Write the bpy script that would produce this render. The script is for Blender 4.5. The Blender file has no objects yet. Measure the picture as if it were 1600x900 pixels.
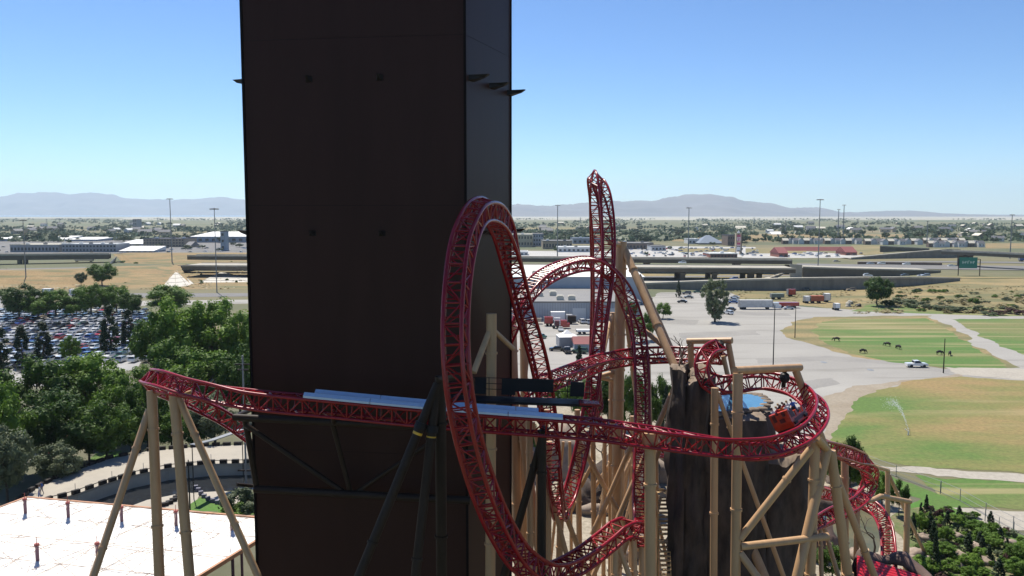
import bpy, math, random
from mathutils import Vector, Matrix, noise
R = math.radians
sc = bpy.context.scene
COL = sc.collection
rnd = random.Random(7)

# ------------------------------------------------------------------ camera
FPX, CAMZ, HORIZ = 1280.0, 40.0, 334.0
PITCH = math.atan((450 - HORIZ) / FPX)
CF = Vector((0, math.cos(PITCH), -math.sin(PITCH)))
CU = Vector((0, math.sin(PITCH), math.cos(PITCH)))
CX = Vector((1, 0, 0))
CPOS = Vector((0, 0, CAMZ))

def ray(px, py):
    return CF + CX * ((px - 800) / FPX) + CU * ((450 - py) / FPX)

def P(px, py, D):
    """the point at ground distance D (metres ahead) seen in direction px, py"""
    d = ray(px, py)
    return CPOS + d * (D / d.y)

def G(px, py, z=0.0):
    """the point of the level z seen in direction px, py"""
    d = ray(px, py)
    return CPOS + d * ((z - CAMZ) / d.z)

cam = bpy.data.cameras.new('camera')
cam.sensor_width = 36.0
cam.lens = 36.0 * FPX / 1600
cam.clip_start = 0.5
cam.clip_end = 90000
co = bpy.data.objects.new('camera', cam)
COL.objects.link(co)
co.location = CPOS
co.rotation_euler = (R(90) - PITCH, 0, 0)
sc.camera = co

# ------------------------------------------------------------------ light
SUN_AZ, SUN_EL = -26.0, 61.0           # azimuth from +Y, negative to -X
to_sun = Vector((math.sin(R(SUN_AZ)) * math.cos(R(SUN_EL)), math.cos(R(SUN_AZ)) * math.cos(R(SUN_EL)), math.sin(R(SUN_EL))))
sun = bpy.data.lights.new('sun', 'SUN')
sun.energy = 5.0
sun.angle = R(0.5)
sun.color = (1.0, 0.94, 0.83)
so = bpy.data.objects.new('sun', sun)
COL.objects.link(so)
so.rotation_euler = (-to_sun).to_track_quat('-Z', 'Y').to_euler()
so.location = (0, 0, 200)
w = bpy.data.worlds.new('World')
sc.world = w
w.use_nodes = True
nt = w.node_tree
nt.nodes.clear()
sky = nt.nodes.new('ShaderNodeTexSky')
sky.sky_type = 'NISHITA'
sky.sun_disc = False
sky.sun_elevation = R(SUN_EL)
sky.sun_rotation = R(SUN_AZ)
sky.altitude = 1300
sky.air_density = 1.0
sky.dust_density = 0.3
sky.ozone_density = 2.0
tint = nt.nodes.new('ShaderNodeMix')
tint.data_type = 'RGBA'
tint.blend_type = 'MULTIPLY'
tint.inputs[0].default_value = 1.0
tint.inputs[7].default_value = (0.70, 0.90, 1.08, 1)
bg = nt.nodes.new('ShaderNodeBackground')
bg.inputs[1].default_value = 0.053
wo = nt.nodes.new('ShaderNodeOutputWorld')
gm = nt.nodes.new('ShaderNodeGamma')
gm.inputs[1].default_value = 1.3
nt.links.new(sky.outputs[0], gm.inputs[0])
nt.links.new(gm.outputs[0], tint.inputs[6])
nt.links.new(tint.outputs[2], bg.inputs[0])
nt.links.new(bg.outputs[0], wo.inputs[0])
sc.view_settings.view_transform = 'Standard'
sc.view_settings.look = 'None'
sc.view_settings.exposure = 0.45
sc.view_settings.gamma = 1.0
sc.cycles.use_denoising = True
sc.cycles.max_bounces = 6
sc.cycles.diffuse_bounces = 2
sc.cycles.glossy_bounces = 2
sc.cycles.transparent_max_bounces = 8
sc.cycles.volume_bounces = 2
sc.cycles.sample_clamp_indirect = 4.0

# ------------------------------------------------------------------ materials
MATS = {}

def mat(name, col, rough=0.6, metal=0.0, var=0.18, scale=1.0, bump=0.0, col2=None, stretch=None, detail=4, spec=None, contrast=(0.3, 0.7)):
    if name in MATS:
        return MATS[name]
    m = bpy.data.materials.new(name)
    m.use_nodes = True
    n, l = m.node_tree.nodes, m.node_tree.links
    b = n['Principled BSDF']
    b.inputs['Roughness'].default_value = rough
    b.inputs['Metallic'].default_value = metal
    if spec is not None:
        b.inputs['Specular IOR Level'].default_value = spec
    g = n.new('ShaderNodeNewGeometry')
    mp = n.new('ShaderNodeMapping')
    st = stretch or (1, 1, 1)
    mp.inputs['Scale'].default_value = (scale * st[0], scale * st[1], scale * st[2])
    l.new(g.outputs['Position'], mp.inputs[0])
    t = n.new('ShaderNodeTexNoise')
    t.inputs['Scale'].default_value = 1.0
    t.inputs['Detail'].default_value = detail
    t.inputs['Roughness'].default_value = 0.62
    l.new(mp.outputs[0], t.inputs['Vector'])
    cr = n.new('ShaderNodeValToRGB')
    cr.color_ramp.elements[0].position = contrast[0]
    cr.color_ramp.elements[1].position = contrast[1]
    c2 = col2 or [min(1, c * (1 + var)) for c in col]
    c1 = col if col2 else [c * (1 - var) for c in col]
    cr.color_ramp.elements[0].color = (*c1, 1)
    cr.color_ramp.elements[1].color = (*c2, 1)
    l.new(t.outputs[0], cr.inputs[0])
    l.new(cr.outputs[0], b.inputs['Base Color'])
    if bump:
        bp = n.new('ShaderNodeBump')
        bp.inputs['Strength'].default_value = bump
        bp.inputs['Distance'].default_value = 0.15
        l.new(t.outputs[0], bp.inputs['Height'])
        l.new(bp.outputs[0], b.inputs['Normal'])
    MATS[name] = m
    return m

def leafmat(name, c_dark, c_light, trans=0.25):
    m = bpy.data.materials.new(name)
    m.use_nodes = True
    n, l = m.node_tree.nodes, m.node_tree.links
    n.clear()
    out = n.new('ShaderNodeOutputMaterial')
    oi = n.new('ShaderNodeObjectInfo')
    g = n.new('ShaderNodeNewGeometry')
    t = n.new('ShaderNodeTexNoise')
    t.inputs['Scale'].default_value = 0.35
    t.inputs['Detail'].default_value = 3
    l.new(g.outputs['Position'], t.inputs['Vector'])
    ad = n.new('ShaderNodeMath')
    ad.operation = 'MULTIPLY_ADD'
    ad.inputs[1].default_value = 0.5
    l.new(oi.outputs['Random'], ad.inputs[0])
    ml = n.new('ShaderNodeMath')
    ml.operation = 'MULTIPLY'
    ml.inputs[1].default_value = 0.55
    l.new(t.outputs[0], ml.inputs[0])
    l.new(ml.outputs[0], ad.inputs[2])
    cr = n.new('ShaderNodeValToRGB')
    cr.color_ramp.elements[0].position = 0.15
    cr.color_ramp.elements[1].position = 0.85
    cr.color_ramp.elements[0].color = (*c_dark, 1)
    cr.color_ramp.elements[1].color = (*c_light, 1)
    l.new(ad.outputs[0], cr.inputs[0])
    d = n.new('ShaderNodeBsdfPrincipled')
    d.inputs['Roughness'].default_value = 0.55
    d.inputs['Specular IOR Level'].default_value = 0.25
    tr = n.new('ShaderNodeBsdfTranslucent')
    mx = n.new('ShaderNodeMixShader')
    mx.inputs[0].default_value = trans
    l.new(cr.outputs[0], d.inputs['Base Color'])
    l.new(cr.outputs[0], tr.inputs['Color'])
    l.new(d.outputs[0], mx.inputs[1])
    l.new(tr.outputs[0], mx.inputs[2])
    l.new(mx.outputs[0], out.inputs[0])
    MATS[name] = m
    return m

M_RED = mat('red_paint', (0.26, 0.0045, 0.011), 0.27, spec=.5, var=0.22, scale=1.3, detail=7)
M_TAN = mat('tan_paint', (0.50, 0.305, 0.155), 0.5, var=0.16, scale=1.6, stretch=(1, 1, .12), detail=7)
M_TOWER = mat('tower_panel', (0.042, 0.018, 0.014), 0.42, spec=.11, var=0.13, scale=0.5, stretch=(1, 1, .16), detail=8)
M_TOWER_D = mat('tower_joint', (0.012, 0.008, 0.008), 0.85, spec=.1)
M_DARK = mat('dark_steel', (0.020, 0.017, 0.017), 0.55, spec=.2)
M_BROWN_SHADE = mat('brown_and_shaded_steel', (0.032, 0.021, 0.015), 0.5, spec=.15)  # supports and girder in the tower's shadow: shade put into the colour
M_BLACK = mat('black_rubber', (0.015, 0.015, 0.016), 0.7)
M_GALV = mat('pale_metal_sheet', (0.56, 0.64, 0.74), 0.45, var=0.06, scale=3)
M_YEL = mat('yellow_tape', (0.75, 0.42, 0.03), 0.5)
M_WHITE = mat('white_paint', (0.80, 0.80, 0.79), 0.5, var=0.05, scale=2)
M_STEEL = mat('grey_steel', (0.22, 0.23, 0.24), 0.5)
M_CONC = mat('concrete', (0.40, 0.37, 0.30), 0.85, var=0.2, scale=0.3, detail=7)
M_CONC_D = mat('olive_girder_concrete', (0.125, 0.105, 0.075), 0.85, var=0.15, scale=0.2)
M_CONC_G = mat('retaining_wall_concrete', (0.20, 0.185, 0.155), 0.85, var=0.25, scale=0.25, stretch=(1, 1, .3), detail=7)
M_GLASS = mat('dark_glass', (0.02, 0.025, 0.03), 0.12, var=0.2)
M_GLASS2 = mat('window_glass', (0.045, 0.055, 0.065), 0.15, var=0.3)
M_ROADC = mat('pale_road_concrete', (0.36, 0.335, 0.28), .9, var=.14, scale=.12, detail=7)
M_ASPH = mat('road_asphalt', (0.16, 0.155, 0.15), 0.9, var=0.12, scale=0.15)

# ------------------------------------------------------------------ mesh builder
class MB:
    def __init__(s):
        s.v, s.f, s.m, s.cur = [], [], [], 0
    def poly(s, pts):
        i = len(s.v)
        s.v += [tuple(p) for p in pts]
        s.f.append(tuple(range(i, i + len(pts))))
        s.m.append(s.cur)
    def grid(s, rows, close=False):
        i = len(s.v)
        nr, nc = len(rows), len(rows[0])
        for r in rows:
            s.v += [tuple(p) for p in r]
        for a in range(nr - 1):
            for c in range(nc if close else nc - 1):
                c2 = (c + 1) % nc
                s.f.append((i + a * nc + c, i + a * nc + c2, i + (a + 1) * nc + c2, i + (a + 1) * nc + c))
                s.m.append(s.cur)
    def box(s, c, size, rz=0.0, M=None):
        x, y, z = size[0] / 2, size[1] / 2, size[2] / 2
        co_ = [(-x, -y, -z), (x, -y, -z), (x, y, -z), (-x, y, -z), (-x, -y, z), (x, -y, z), (x, y, z), (-x, y, z)]
        if M is None:
            M = Matrix.Rotation(rz, 3, 'Z')
        i = len(s.v)
        c = Vector(c)
        s.v += [tuple(M @ Vector(p) + c) for p in co_]
        for q in ((0, 3, 2, 1), (4, 5, 6, 7), (0, 1, 5, 4), (1, 2, 6, 5), (2, 3, 7, 6), (3, 0, 4, 7)):
            s.f.append(tuple(i + k for k in q))
            s.m.append(s.cur)
    def prism(s, poly, z0, z1):
        """poly: list of xy, counter-clockwise"""
        a = sum(poly[k][0] * poly[(k + 1) % len(poly)][1] - poly[(k + 1) % len(poly)][0] * poly[k][1] for k in range(len(poly)))
        if a < 0:
            poly = poly[::-1]
        n = len(poly)
        i = len(s.v)
        s.v += [(p[0], p[1], z0) for p in poly] + [(p[0], p[1], z1) for p in poly]
        s.f.append(tuple(range(i + n - 1, i - 1, -1)))
        s.f.append(tuple(range(i + n, i + 2 * n)))
        s.m += [s.cur, s.cur]
        for k in range(n):
            s.f.append((i + k, i + (k + 1) % n, i + n + (k + 1) % n, i + n + k))
            s.m.append(s.cur)
    def tube(s, pts, r, n=8, cap=True):
        pts = [Vector(p) for p in pts]
        rr = r if isinstance(r, (list, tuple)) else [r] * len(pts)
        T0 = (pts[1] - pts[0]).normalized()
        ref = Vector((0, 0, 1)) if abs(T0.z) < 0.9 else Vector((1, 0, 0))
        u = (ref - T0 * ref.dot(T0)).normalized()
        rows = []
        for k, p in enumerate(pts):
            t = (pts[min(k + 1, len(pts) - 1)] - pts[max(k - 1, 0)]).normalized()
            u = (u - t * u.dot(t))
            u = u.normalized() if u.length > 1e-6 else t.orthogonal().normalized()
            v = t.cross(u)
            rows.append([p + (u * math.cos(a) + v * math.sin(a)) * rr[k] for a in [2 * math.pi * q / n for q in range(n)]])
        s.grid(rows, True)
        if cap:
            s.poly(rows[0][::-1])
            s.poly(rows[-1])
    def bar(s, a, b, wd, h):
        """square bar from a to b"""
        a, b = Vector(a), Vector(b)
        t = (b - a)
        L = t.length
        t.normalize()
        ref = Vector((0, 0, 1)) if abs(t.z) < 0.95 else Vector((0, 1, 0))
        x = t.cross(ref).normalized()
        z = x.cross(t)
        M = Matrix((x, t, z)).transposed()
        s.box((a + b) / 2, (wd, L, h), M=M)
    def build(s, name, mats, parent=None, smooth=False, loc=None, world=True):
        me = bpy.data.meshes.new(name)
        me.from_pydata(s.v, [], s.f)
        if not isinstance(mats, (list, tuple)):
            mats = [mats]
        for m in mats:
            me.materials.append(m)
        if len(mats) > 1:
            me.polygons.foreach_set('material_index', s.m)
        if smooth:
            me.polygons.foreach_set('use_smooth', [True] * len(me.polygons))
        me.update()
        o = bpy.data.objects.new(name, me)
        COL.objects.link(o)
        if parent is not None:
            o.parent = parent
            if world:      # the mesh was made in world coordinates
                top = parent
                M = parent.matrix_basis.copy()
                while top.parent is not None:
                    M = top.parent.matrix_basis @ top.matrix_parent_inverse @ M
                    top = top.parent
                o.matrix_parent_inverse = M.inverted()
        if loc is not None:
            o.location = loc
        return o

def tag(o, label=None, cat=None, group=None, kind=None):
    if label:
        o['label'] = label
    if cat:
        o['category'] = cat
    if group:
        o['group'] = group
    if kind:
        o['kind'] = kind
    return o

def thing(name, label, cat, loc=(0, 0, 0), rz=0.0, group=None):
    o = bpy.data.objects.new(name, None)
    COL.objects.link(o)
    o.location = loc
    o.rotation_euler = (0, 0, rz)
    o.empty_display_size = 0.5
    return tag(o, label, cat, group)

def copy_tree(o, parent=None):
    c = o.copy()
    COL.objects.link(c)
    c.parent = parent
    for ch in list(o.children):
        copy_tree(ch, c)
    return c

def sheet(name, pts, z, m, label=None, kind='structure'):
    mb = MB()
    mb.poly([(p[0], p[1], z) for p in pts])
    o = mb.build(name, m)
    if o.data.polygons[0].normal.z < 0:
        o.data.flip_normals()
    return tag(o, label, None, None, kind)

def psheet(name, pix, z, m, label=None, kind='structure', jag=0.0):
    """a flush sheet on the ground; jag roughens its outline (metres)"""
    pts = [G(x, y, z) for x, y in pix]
    if jag:
        out = []
        for a, b in zip(pts, pts[1:] + pts[:1]):
            n_ = max(1, min(90, int((b - a).length / (jag * 1.1))))
            for i in range(n_):
                p = a.lerp(b, i / n_)
                q = Vector((p.x * .11 / jag, p.y * .11 / jag, z * 50))
                d = Vector((noise.noise(q), noise.noise(q + Vector((9, 4, 0))), 0)) * 1.6 + Vector((noise.noise(q * 4), noise.noise(q * 4 + Vector((5, 2, 0))), 0)) * .8
                out.append(p + d * jag)
        pts = out
    return sheet(name, pts, z, m, label, kind)

def ground_from(a, b):
    """carry the line a->b on to the ground"""
    a, b = Vector(a), Vector(b)
    t = (0 - a.z) / (b.z - a.z)
    return a + (b - a) * t
# ================================================================== THE RIDE
# ---- lift tower
TA, TB, TC_ = P(388, 400, 55.0), P(728, 400, 53.0), P(798, 400, 60.8)
TD = TA + (TC_ - TB)
tower = thing('lift_tower', 'tall dark brown square lift tower of the red roller coaster', 'tower', ((TA.x + TC_.x) / 2, (TA.y + TC_.y) / 2, 0))
quad = [(p.x, p.y) for p in (TA, TB, TC_, TD)]
mb = MB()
levels = [0.0, 24.0, 40.55, 51.3, 66.0]
mid = Vector(((TA.x + TC_.x) / 2, (TA.y + TC_.y) / 2))
for z0, z1 in zip(levels[:-1], levels[1:]):
    mb.prism(quad, z0 + (0.012 if z0 else 0), z1 - 0.012)
mb.build('wall_cladding', M_TOWER, tower)
inner = [tuple(mid + (Vector(p) - mid) * 0.997) for p in quad]
for z in levels[1:-1]:
    mb = MB(); mb.prism(inner, z - 0.2, z + 0.2); mb.build('panel_joint', M_TOWER_D, tower)
mb = MB()
for a, b in ((quad[0], quad[1]), (quad[1], quad[2]), (quad[2], quad[3]), (quad[3], quad[0])):
    pass
for p in quad:      # corner trims
    q = mid + (Vector(p) - mid) * 1.0
    mb.box((q.x, q.y, 33), (0.16, 0.16, 66.02))
mb.build('corner_trim', M_TOWER_D, tower)

def fin(base, out, w_, L):
    """a wedge-shaped floodlight bracket that points out of the wall"""
    side = Vector((-out.y, out.x, 0))
    mb = MB()
    b = Vector(base)
    pts = [b + side * w_ / 2 + Vector((0, 0, .12)), b - side * w_ / 2 + Vector((0, 0, .12)),
           b + out * L + side * w_ * .18 + Vector((0, 0, .16)), b + out * L - side * w_ * .18 + Vector((0, 0, .16)),
           b + side * w_ / 2 - Vector((0, 0, .22)), b - side * w_ / 2 - Vector((0, 0, .22)),
           b + out * L * .75 + side * w_ * .1 - Vector((0, 0, .05)), b + out * L * .75 - side * w_ * .1 - Vector((0, 0, .05))]
    for f in ((0, 1, 3, 2), (4, 6, 7, 5), (0, 2, 6, 4), (1, 5, 7, 3), (2, 3, 7, 6), (0, 4, 5, 1)):
        mb.poly([pts[i] for i in f])
    o = mb.build('fin', M_DARK, tower)

def lerp(a, b, t):
    return Vector(a) + (Vector(b) - Vector(a)) * t
nF = Vector((-(TB - TA).y, (TB - TA).x, 0)).normalized()
if nF.y > 0: nF = -nF
nR = Vector(((TC_ - TB).y, -(TC_ - TB).x, 0)).normalized()
if nR.x < 0: nR = -nR
for z in (48.75, 38.75):
    for t in (0.305, 0.625):
        p = lerp(TA, TB, t); p.z = z; fin(p, nF, 0.45, 0.55)
    for t in (0.12, 0.55, 0.96):
        p = lerp(TB, TC_, t); p.z = z; fin(p, nR, 0.9, 1.25)
    for t in (0.06, 0.6):
        p = lerp(TA, TD, t); p.z = z; fin(p, -nR, 0.9, 1.15)

# ---- track
def catmull(cp, step=0.35):
    """centripetal spline through points with up vectors, resampled evenly"""
    pts = [c[0] for c in cp]
    ups = [c[1] for c in cp]
    pts = [pts[0] * 2 - pts[1]] + pts + [pts[-1] * 2 - pts[-2]]
    ups = [ups[0]] + ups + [ups[-1]]
    out = []
    for k in range(1, len(pts) - 2):
        p0, p1, p2, p3 = pts[k - 1:k + 3]
        t0 = 0
        t1 = t0 + max(1e-4, (p1 - p0).length ** .5)
        t2 = t1 + max(1e-4, (p2 - p1).length ** .5)
        t3 = t2 + max(1e-4, (p3 - p2).length ** .5)
        n = max(2, int((p2 - p1).length / 0.12))
        for i in range(n):
            t = t1 + (t2 - t1) * i / n
            A1 = p0 * ((t1 - t) / (t1 - t0)) + p1 * ((t - t0) / (t1 - t0))
            A2 = p1 * ((t2 - t) / (t2 - t1)) + p2 * ((t - t1) / (t2 - t1))
            A3 = p2 * ((t3 - t) / (t3 - t2)) + p3 * ((t - t2) / (t3 - t2))
            B1 = A1 * ((t2 - t) / (t2 - t0)) + A2 * ((t - t0) / (t2 - t0))
            B2 = A2 * ((t3 - t) / (t3 - t1)) + A3 * ((t - t1) / (t3 - t1))
            C_ = B1 * ((t2 - t) / (t2 - t1)) + B2 * ((t - t1) / (t2 - t1))
            s_ = i / n
            s_ = s_ * s_ * (3 - 2 * s_)
            out.append((C_, ups[k] * (1 - s_) + ups[k + 1] * s_))
    out.append((pts[-2], ups[-2]))
    # smooth the polyline a little, then resample
    P_ = [o[0].copy() for o in out]
    for _ in range(14):
        P_ = [P_[0]] + [(P_[i - 1] + P_[i] * 2 + P_[i + 1]) / 4 for i in range(1, len(P_) - 1)] + [P_[-1]]
    U_ = [o[1].normalized() for o in out]
    for _ in range(30):
        U_ = [U_[0]] + [((U_[i - 1] + U_[i] * 2 + U_[i + 1]) / 4) for i in range(1, len(U_) - 1)] + [U_[-1]]
    L = [0]
    for i in range(1, len(P_)):
        L.append(L[-1] + (P_[i] - P_[i - 1]).length)
    N = max(4, int(L[-1] / step))
    N -= N % 2
    res, j = [], 0
    for i in range(N + 1):
        d = L[-1] * i / N
        while j < len(L) - 2 and L[j + 1] < d:
            j += 1
        f = (d - L[j]) / max(1e-6, L[j + 1] - L[j])
        res.append((P_[j].lerp(P_[j + 1], f), U_[j].lerp(U_[j + 1], f)))
    fr = []
    for i, (p, u) in enumerate(res):
        t = (res[min(i + 1, N)][0] - res[max(i - 1, 0)][0]).normalized()
        u = u - t * u.dot(t)
        u = u.normalized() if u.length > 1e-3 else (fr[-1][2] if fr else t.orthogonal())
        fr.append((p, t, u, t.cross(u).normalized()))
    return fr

def track(label, ctrl, gauge=1.22, deep=1.0, wc=0.92, panel=2, step=0.46, rr=0.122, ends=(True, True), group='sections of red truss track'):
    """box truss: two rails, two chords, zigzag lattice on all four sides"""
    cp = [(P(c[0], c[1], c[2]), Vector(c[3]).normalized()) for c in ctrl]
    fr = catmull(cp, step)
    base = min((f[0] for f in fr), key=lambda p: p.z)
    root = thing('coaster_track', label, 'roller coaster track', base, 0, group)
    h = gauge / 2
    def pt(i, s_, d):
        p, t, u, s = fr[i]
        return p + s * (s_ * (h if d == 0 else wc / 2)) - u * (deep if d else 0)
    for sgn in (-1, 1):
        mb = MB()
        mb.tube([pt(i, sgn, 0) for i in range(len(fr))], rr, 8)
        mb.build('rail', M_RED, root, True)
    for sgn in (-1, 1):
        mb = MB()
        mb.tube([pt(i, sgn, 1) for i in range(len(fr))], rr * .92, 8)
        mb.build('chord', M_RED, root, True)
    mb = MB()
    n = len(fr)
    for k, i in enumerate(range(0, n - panel, panel)):
        j = i + panel
        a = 1 if k % 2 else -1
        mb.tube([pt(i, -1, 0), pt(i, 1, 0)], .055, 5, False)
        for m_ in range(i + 1, j):
            mb.tube([pt(m_, -1, 0), pt(m_, 1, 0)], .04, 5, False)
        mb.tube([pt(i, -1, 1), pt(i, 1, 1)], .05, 5, False)
        mb.tube([pt(i, -a, 0), pt(j, a, 0)], .045, 5, False)
        mb.tube([pt(i, -a, 1), pt(j, a, 1)], .045, 5, False)
        for sg in (-1, 1):
            mb.tube([pt(i, sg, 0), pt(i, sg, 1)], .055, 5, False)
            if (k + (sg > 0)) % 2:
                mb.tube([pt(i, sg, 0), pt(j, sg, 1)], .05, 5, False)
            else:
                mb.tube([pt(i, sg, 1), pt(j, sg, 0)], .05, 5, False)
    mb.build('lattice', M_RED, root)
    return fr

Z = (0, 0, 1)
TR = {}
TR['arch'] = track('arched red truss track humping behind the tower and diving beside the tall narrow loop', [
    (775, 545, 66, (.3, -.2, 1)), (800, 487, 66, (.1, -.2, 1)), (832, 441, 67.5, (0, -.2, 1)), (878, 412, 71, (0, -.2, 1)), (930, 405, 74, (.1, -.2, 1)),
    (966, 428, 75.5, (.4, -.4, 1)), (987, 470, 76, (.6, -.8, .5)), (999, 520, 75, (.2, -1, .2)), (1003, 580, 72, (0, -1, .1)), (1004, 650, 69, (0, -1, .05)), (1003, 720, 66, (0, -1, .1)),
    (1002, 775, 63.6, (0, -1, .2)), (1004, 808, 61.6, (0, -1, .45)), (1007, 828, 58.8, (0, -.5, .9)), (1006, 832, 56, (-.05, 0, 1)), (998, 822, 54.4, (-.1, .05, 1)), (984, 812, 53.4, (0, .05, 1)), (964, 821, 52.6, Z)], step=.38, panel=3)
fr_loop = track('large red loop of truss track in front of and beside the dark tower', [
    (964, 821, 52.6, Z), (942, 840, 51.6, Z), (902, 868, 49.4, (0, .1, 1)), (860, 883, 47, (0, .3, 1)), (816, 864, 44.6, (-.1, .6, 1)), (780, 812, 42.6, (0, 1, .7)),
    (752, 745, 41.0, (.1, 1, .3)), (732, 680, 40.2, (.1, 1, .1)), (718, 610, 39.8, (.1, 1, 0)), (712, 540, 40.0, (.1, 1, -.1)), (714, 460, 40.8, (.1, 1, -.3)), (723, 395, 42.2, (.15, 1, -.5)),
    (737, 352, 44.2, (-.1, .7, -1)), (757, 339, 47.2, (-.36, 0, -1)), (782, 363, 51, (-.3, -.6, -1)), (801, 420, 54, (-.1, -1, -.4)), (820, 490, 56.5, (-.1, -1, -.2)), (838, 550, 58.2, (-.1, -1, 0)), (849, 600, 59.6, (-.1, -1, 0)),
    (857, 660, 61, (-.1, -1, .1)), (863, 720, 61.8, (0, -1, .1))], rr=.125)
TR['loop'] = fr_loop
TR['tall'] = track('tall narrow red truss track that rises above the horizon behind the large loop', [
    (863, 720, 61.8, (0, 1, .05)), (868, 768, 63, (0, 1, .3)), (876, 796, 65.4, (0, .2, 1)), (891, 768, 68, (0, -.8, .5)), (908, 705, 70, (-.1, -1, .1)), (922, 632, 71.6, (-.1, -1, 0)), (933, 552, 73, (-.1, -1, 0)),
    (942, 482, 74, (-.1, -1, 0)), (950, 420, 75, (-.05, -1, 0)), (951, 360, 76, (0, -1, .1)), (946, 306, 77.2, (.3, -.9, .4)), (938, 276, 78.6, (.85, -.4, .8)), (934, 273, 79.6, (.9, .3, .8)), (931, 304, 81.2, (.3, 1, .3)),
    (932, 380, 82.4, (0, 1, 0)), (933, 460, 82.4, (0, 1, 0)), (931, 540, 82, (0, 1, 0)), (930, 610, 81, (0, .8, .3)), (940, 660, 79.6, (0, .3, 1)), (972, 682, 78, (0, 0, 1)), (1015, 694, 75.6, Z), (1062, 700, 72.5, Z)], gauge=1.12, deep=.9, wc=.85, step=.38, panel=3)
TR['brake'] = track('long level red truss track passing the tower and ringing the cliff', [
    (425, 692, 67, (.2, 0, 1)), (395, 672, 66, (.3, 0, 1)), (350, 641, 64, (.4, .2, 1)), (300, 614, 61.6, (.6, 0, .9)), (262, 598, 59, (.8, -.1, .8)), (245, 589, 56, (.9, .1, .7)), (262, 588, 53, (.6, .5, .8)), (320, 599, 51.2, (.1, .4, 1)), (400, 613, 50, (0, .1, 1)),
    (520, 624, 49.2, Z), (640, 636, 48.7, Z), (760, 646, 48.2, Z), (920, 658, 47.8, Z), (1020, 671, 47.8, Z), (1110, 684, 48, (0, .15, 1)), (1180, 690, 48.4, (-.05, .5, .85)), (1234, 679, 49.8, (-.55, .5, .7)), (1265, 652, 52.6, (-.9, .25, .55)), (1262, 623, 55.8, (-.9, -.3, .5)),
    (1230, 601, 58.6, (-.5, -.8, .45)), (1190, 594, 60.2, (0, -1, .4)), (1150, 600, 60.4, (.3, -1, .35)), (1122, 598, 60.6, (.7, -.8, .4)), (1108, 578, 61, (.9, -.5, .1)), (1112, 561, 62, (.8, -.5, -.4)), (1122, 553, 63.6, (.5, -.4, -.8))], rr=.115)
TR['transfer'] = track('low red truss track that leads away behind the loops towards the cliff top', [
    (1122, 553, 63.6, (.5, -.4, -.8)), (1127, 552, 67, (.3, -.9, -.3)), (1110, 554, 71.5, (0, -1, .3)), (1060, 552, 74.4, (0, -.9, .6)), (1000, 552, 74.6, (0, -.7, .8)), (945, 559, 71.5, (0, -.5, .9)), (900, 574, 67, (.1, -.4, 1)), (858, 590, 63.6, (.1, -.3, 1)), (825, 602, 62, Z), (790, 612, 62, Z)])
TR['lower'] = track('red truss helix that bends around over the ponds beside the dark cliff', [
    (1240, 684, 60, (-.3, -.3, 1)), (1284, 687, 63.5, (-.3, -.5, .9)), (1328, 703, 69, (-.5, -.6, .75)), (1351, 728, 75, (-.75, -.3, .7)), (1352, 752, 77.5, (-.8, .1, .6)), (1335, 778, 75, (-.5, .7, .6)), (1290, 800, 70, (-.3, .8, .6)), (1250, 815, 66, (0, .5, 1))], step=.38, panel=3)
TR['exit'] = track('low red truss track dropping past the pond into the rock tunnel', [
    (1230, 745, 73, Z), (1285, 762, 80, (-.2, -.4, 1)), (1330, 772, 84, (-.4, -.5, .9)), (1363, 791, 82.5, (-.6, -.1, .8)), (1382, 818, 79, (-.4, 0, 1)), (1388, 850, 76.4, (0, .1, 1)), (1389, 885, 73.6, Z)], step=.36, panel=3)

# ---- things on the level track
def near(fr, p):
    return min(range(len(fr)), key=lambda i: (fr[i][0] - p).length)
fb = TR['brake']
i0, i1 = near(fb, P(478, 620, 49.4)), near(fb, P(885, 655, 47.9))
for sgn, off, cut, txt in ((-1, .92, (0, 0), 'pale sheet metal guard box along the near rail of the shaded level track'), (1, .92, (1, 3), 'pale sheet metal guard box along the rail beside the tower wall')):
    root = thing('guard_box', txt, 'track guard', fb[(i0 + i1) // 2][0], 0, 'guard boxes on the level track')
    seq = list(range(i0 + cut[0], i1 - cut[1], 1))
    pan = 9
    for k in range(0, len(seq) - 2, pan):
        a, b = seq[k], seq[min(k + pan, len(seq) - 1)]
        mb = MB()
        pa, ta, ua, sa = fb[a]
        pb, tb, ub, sb = fb[b]
        pa = pa + ta * .02
        pb = pb - tb * .02
        o1, o2 = sgn * (-1), 0
        nearv = Vector((0, -1, 0))
        def q(p, y, z):
            return p + Vector((0, y * (1 if sgn < 0 else 1), z))
        yy = -.62 if sgn < 0 else .42
        A = [q(pa, yy - .2, .14), q(pa, yy - .2, .27), q(pa, yy + .14, .42), q(pa, yy + .2, .14)]
        B = [q(pb, yy - .2, .14), q(pb, yy - .2, .27), q(pb, yy + .14, .42), q(pb, yy + .2, .14)]
        mb.grid([A, B], True)
        mb.poly(A[::-1])
        mb.poly(B)
        mb.build('panel', M_GALV, root)

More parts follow.
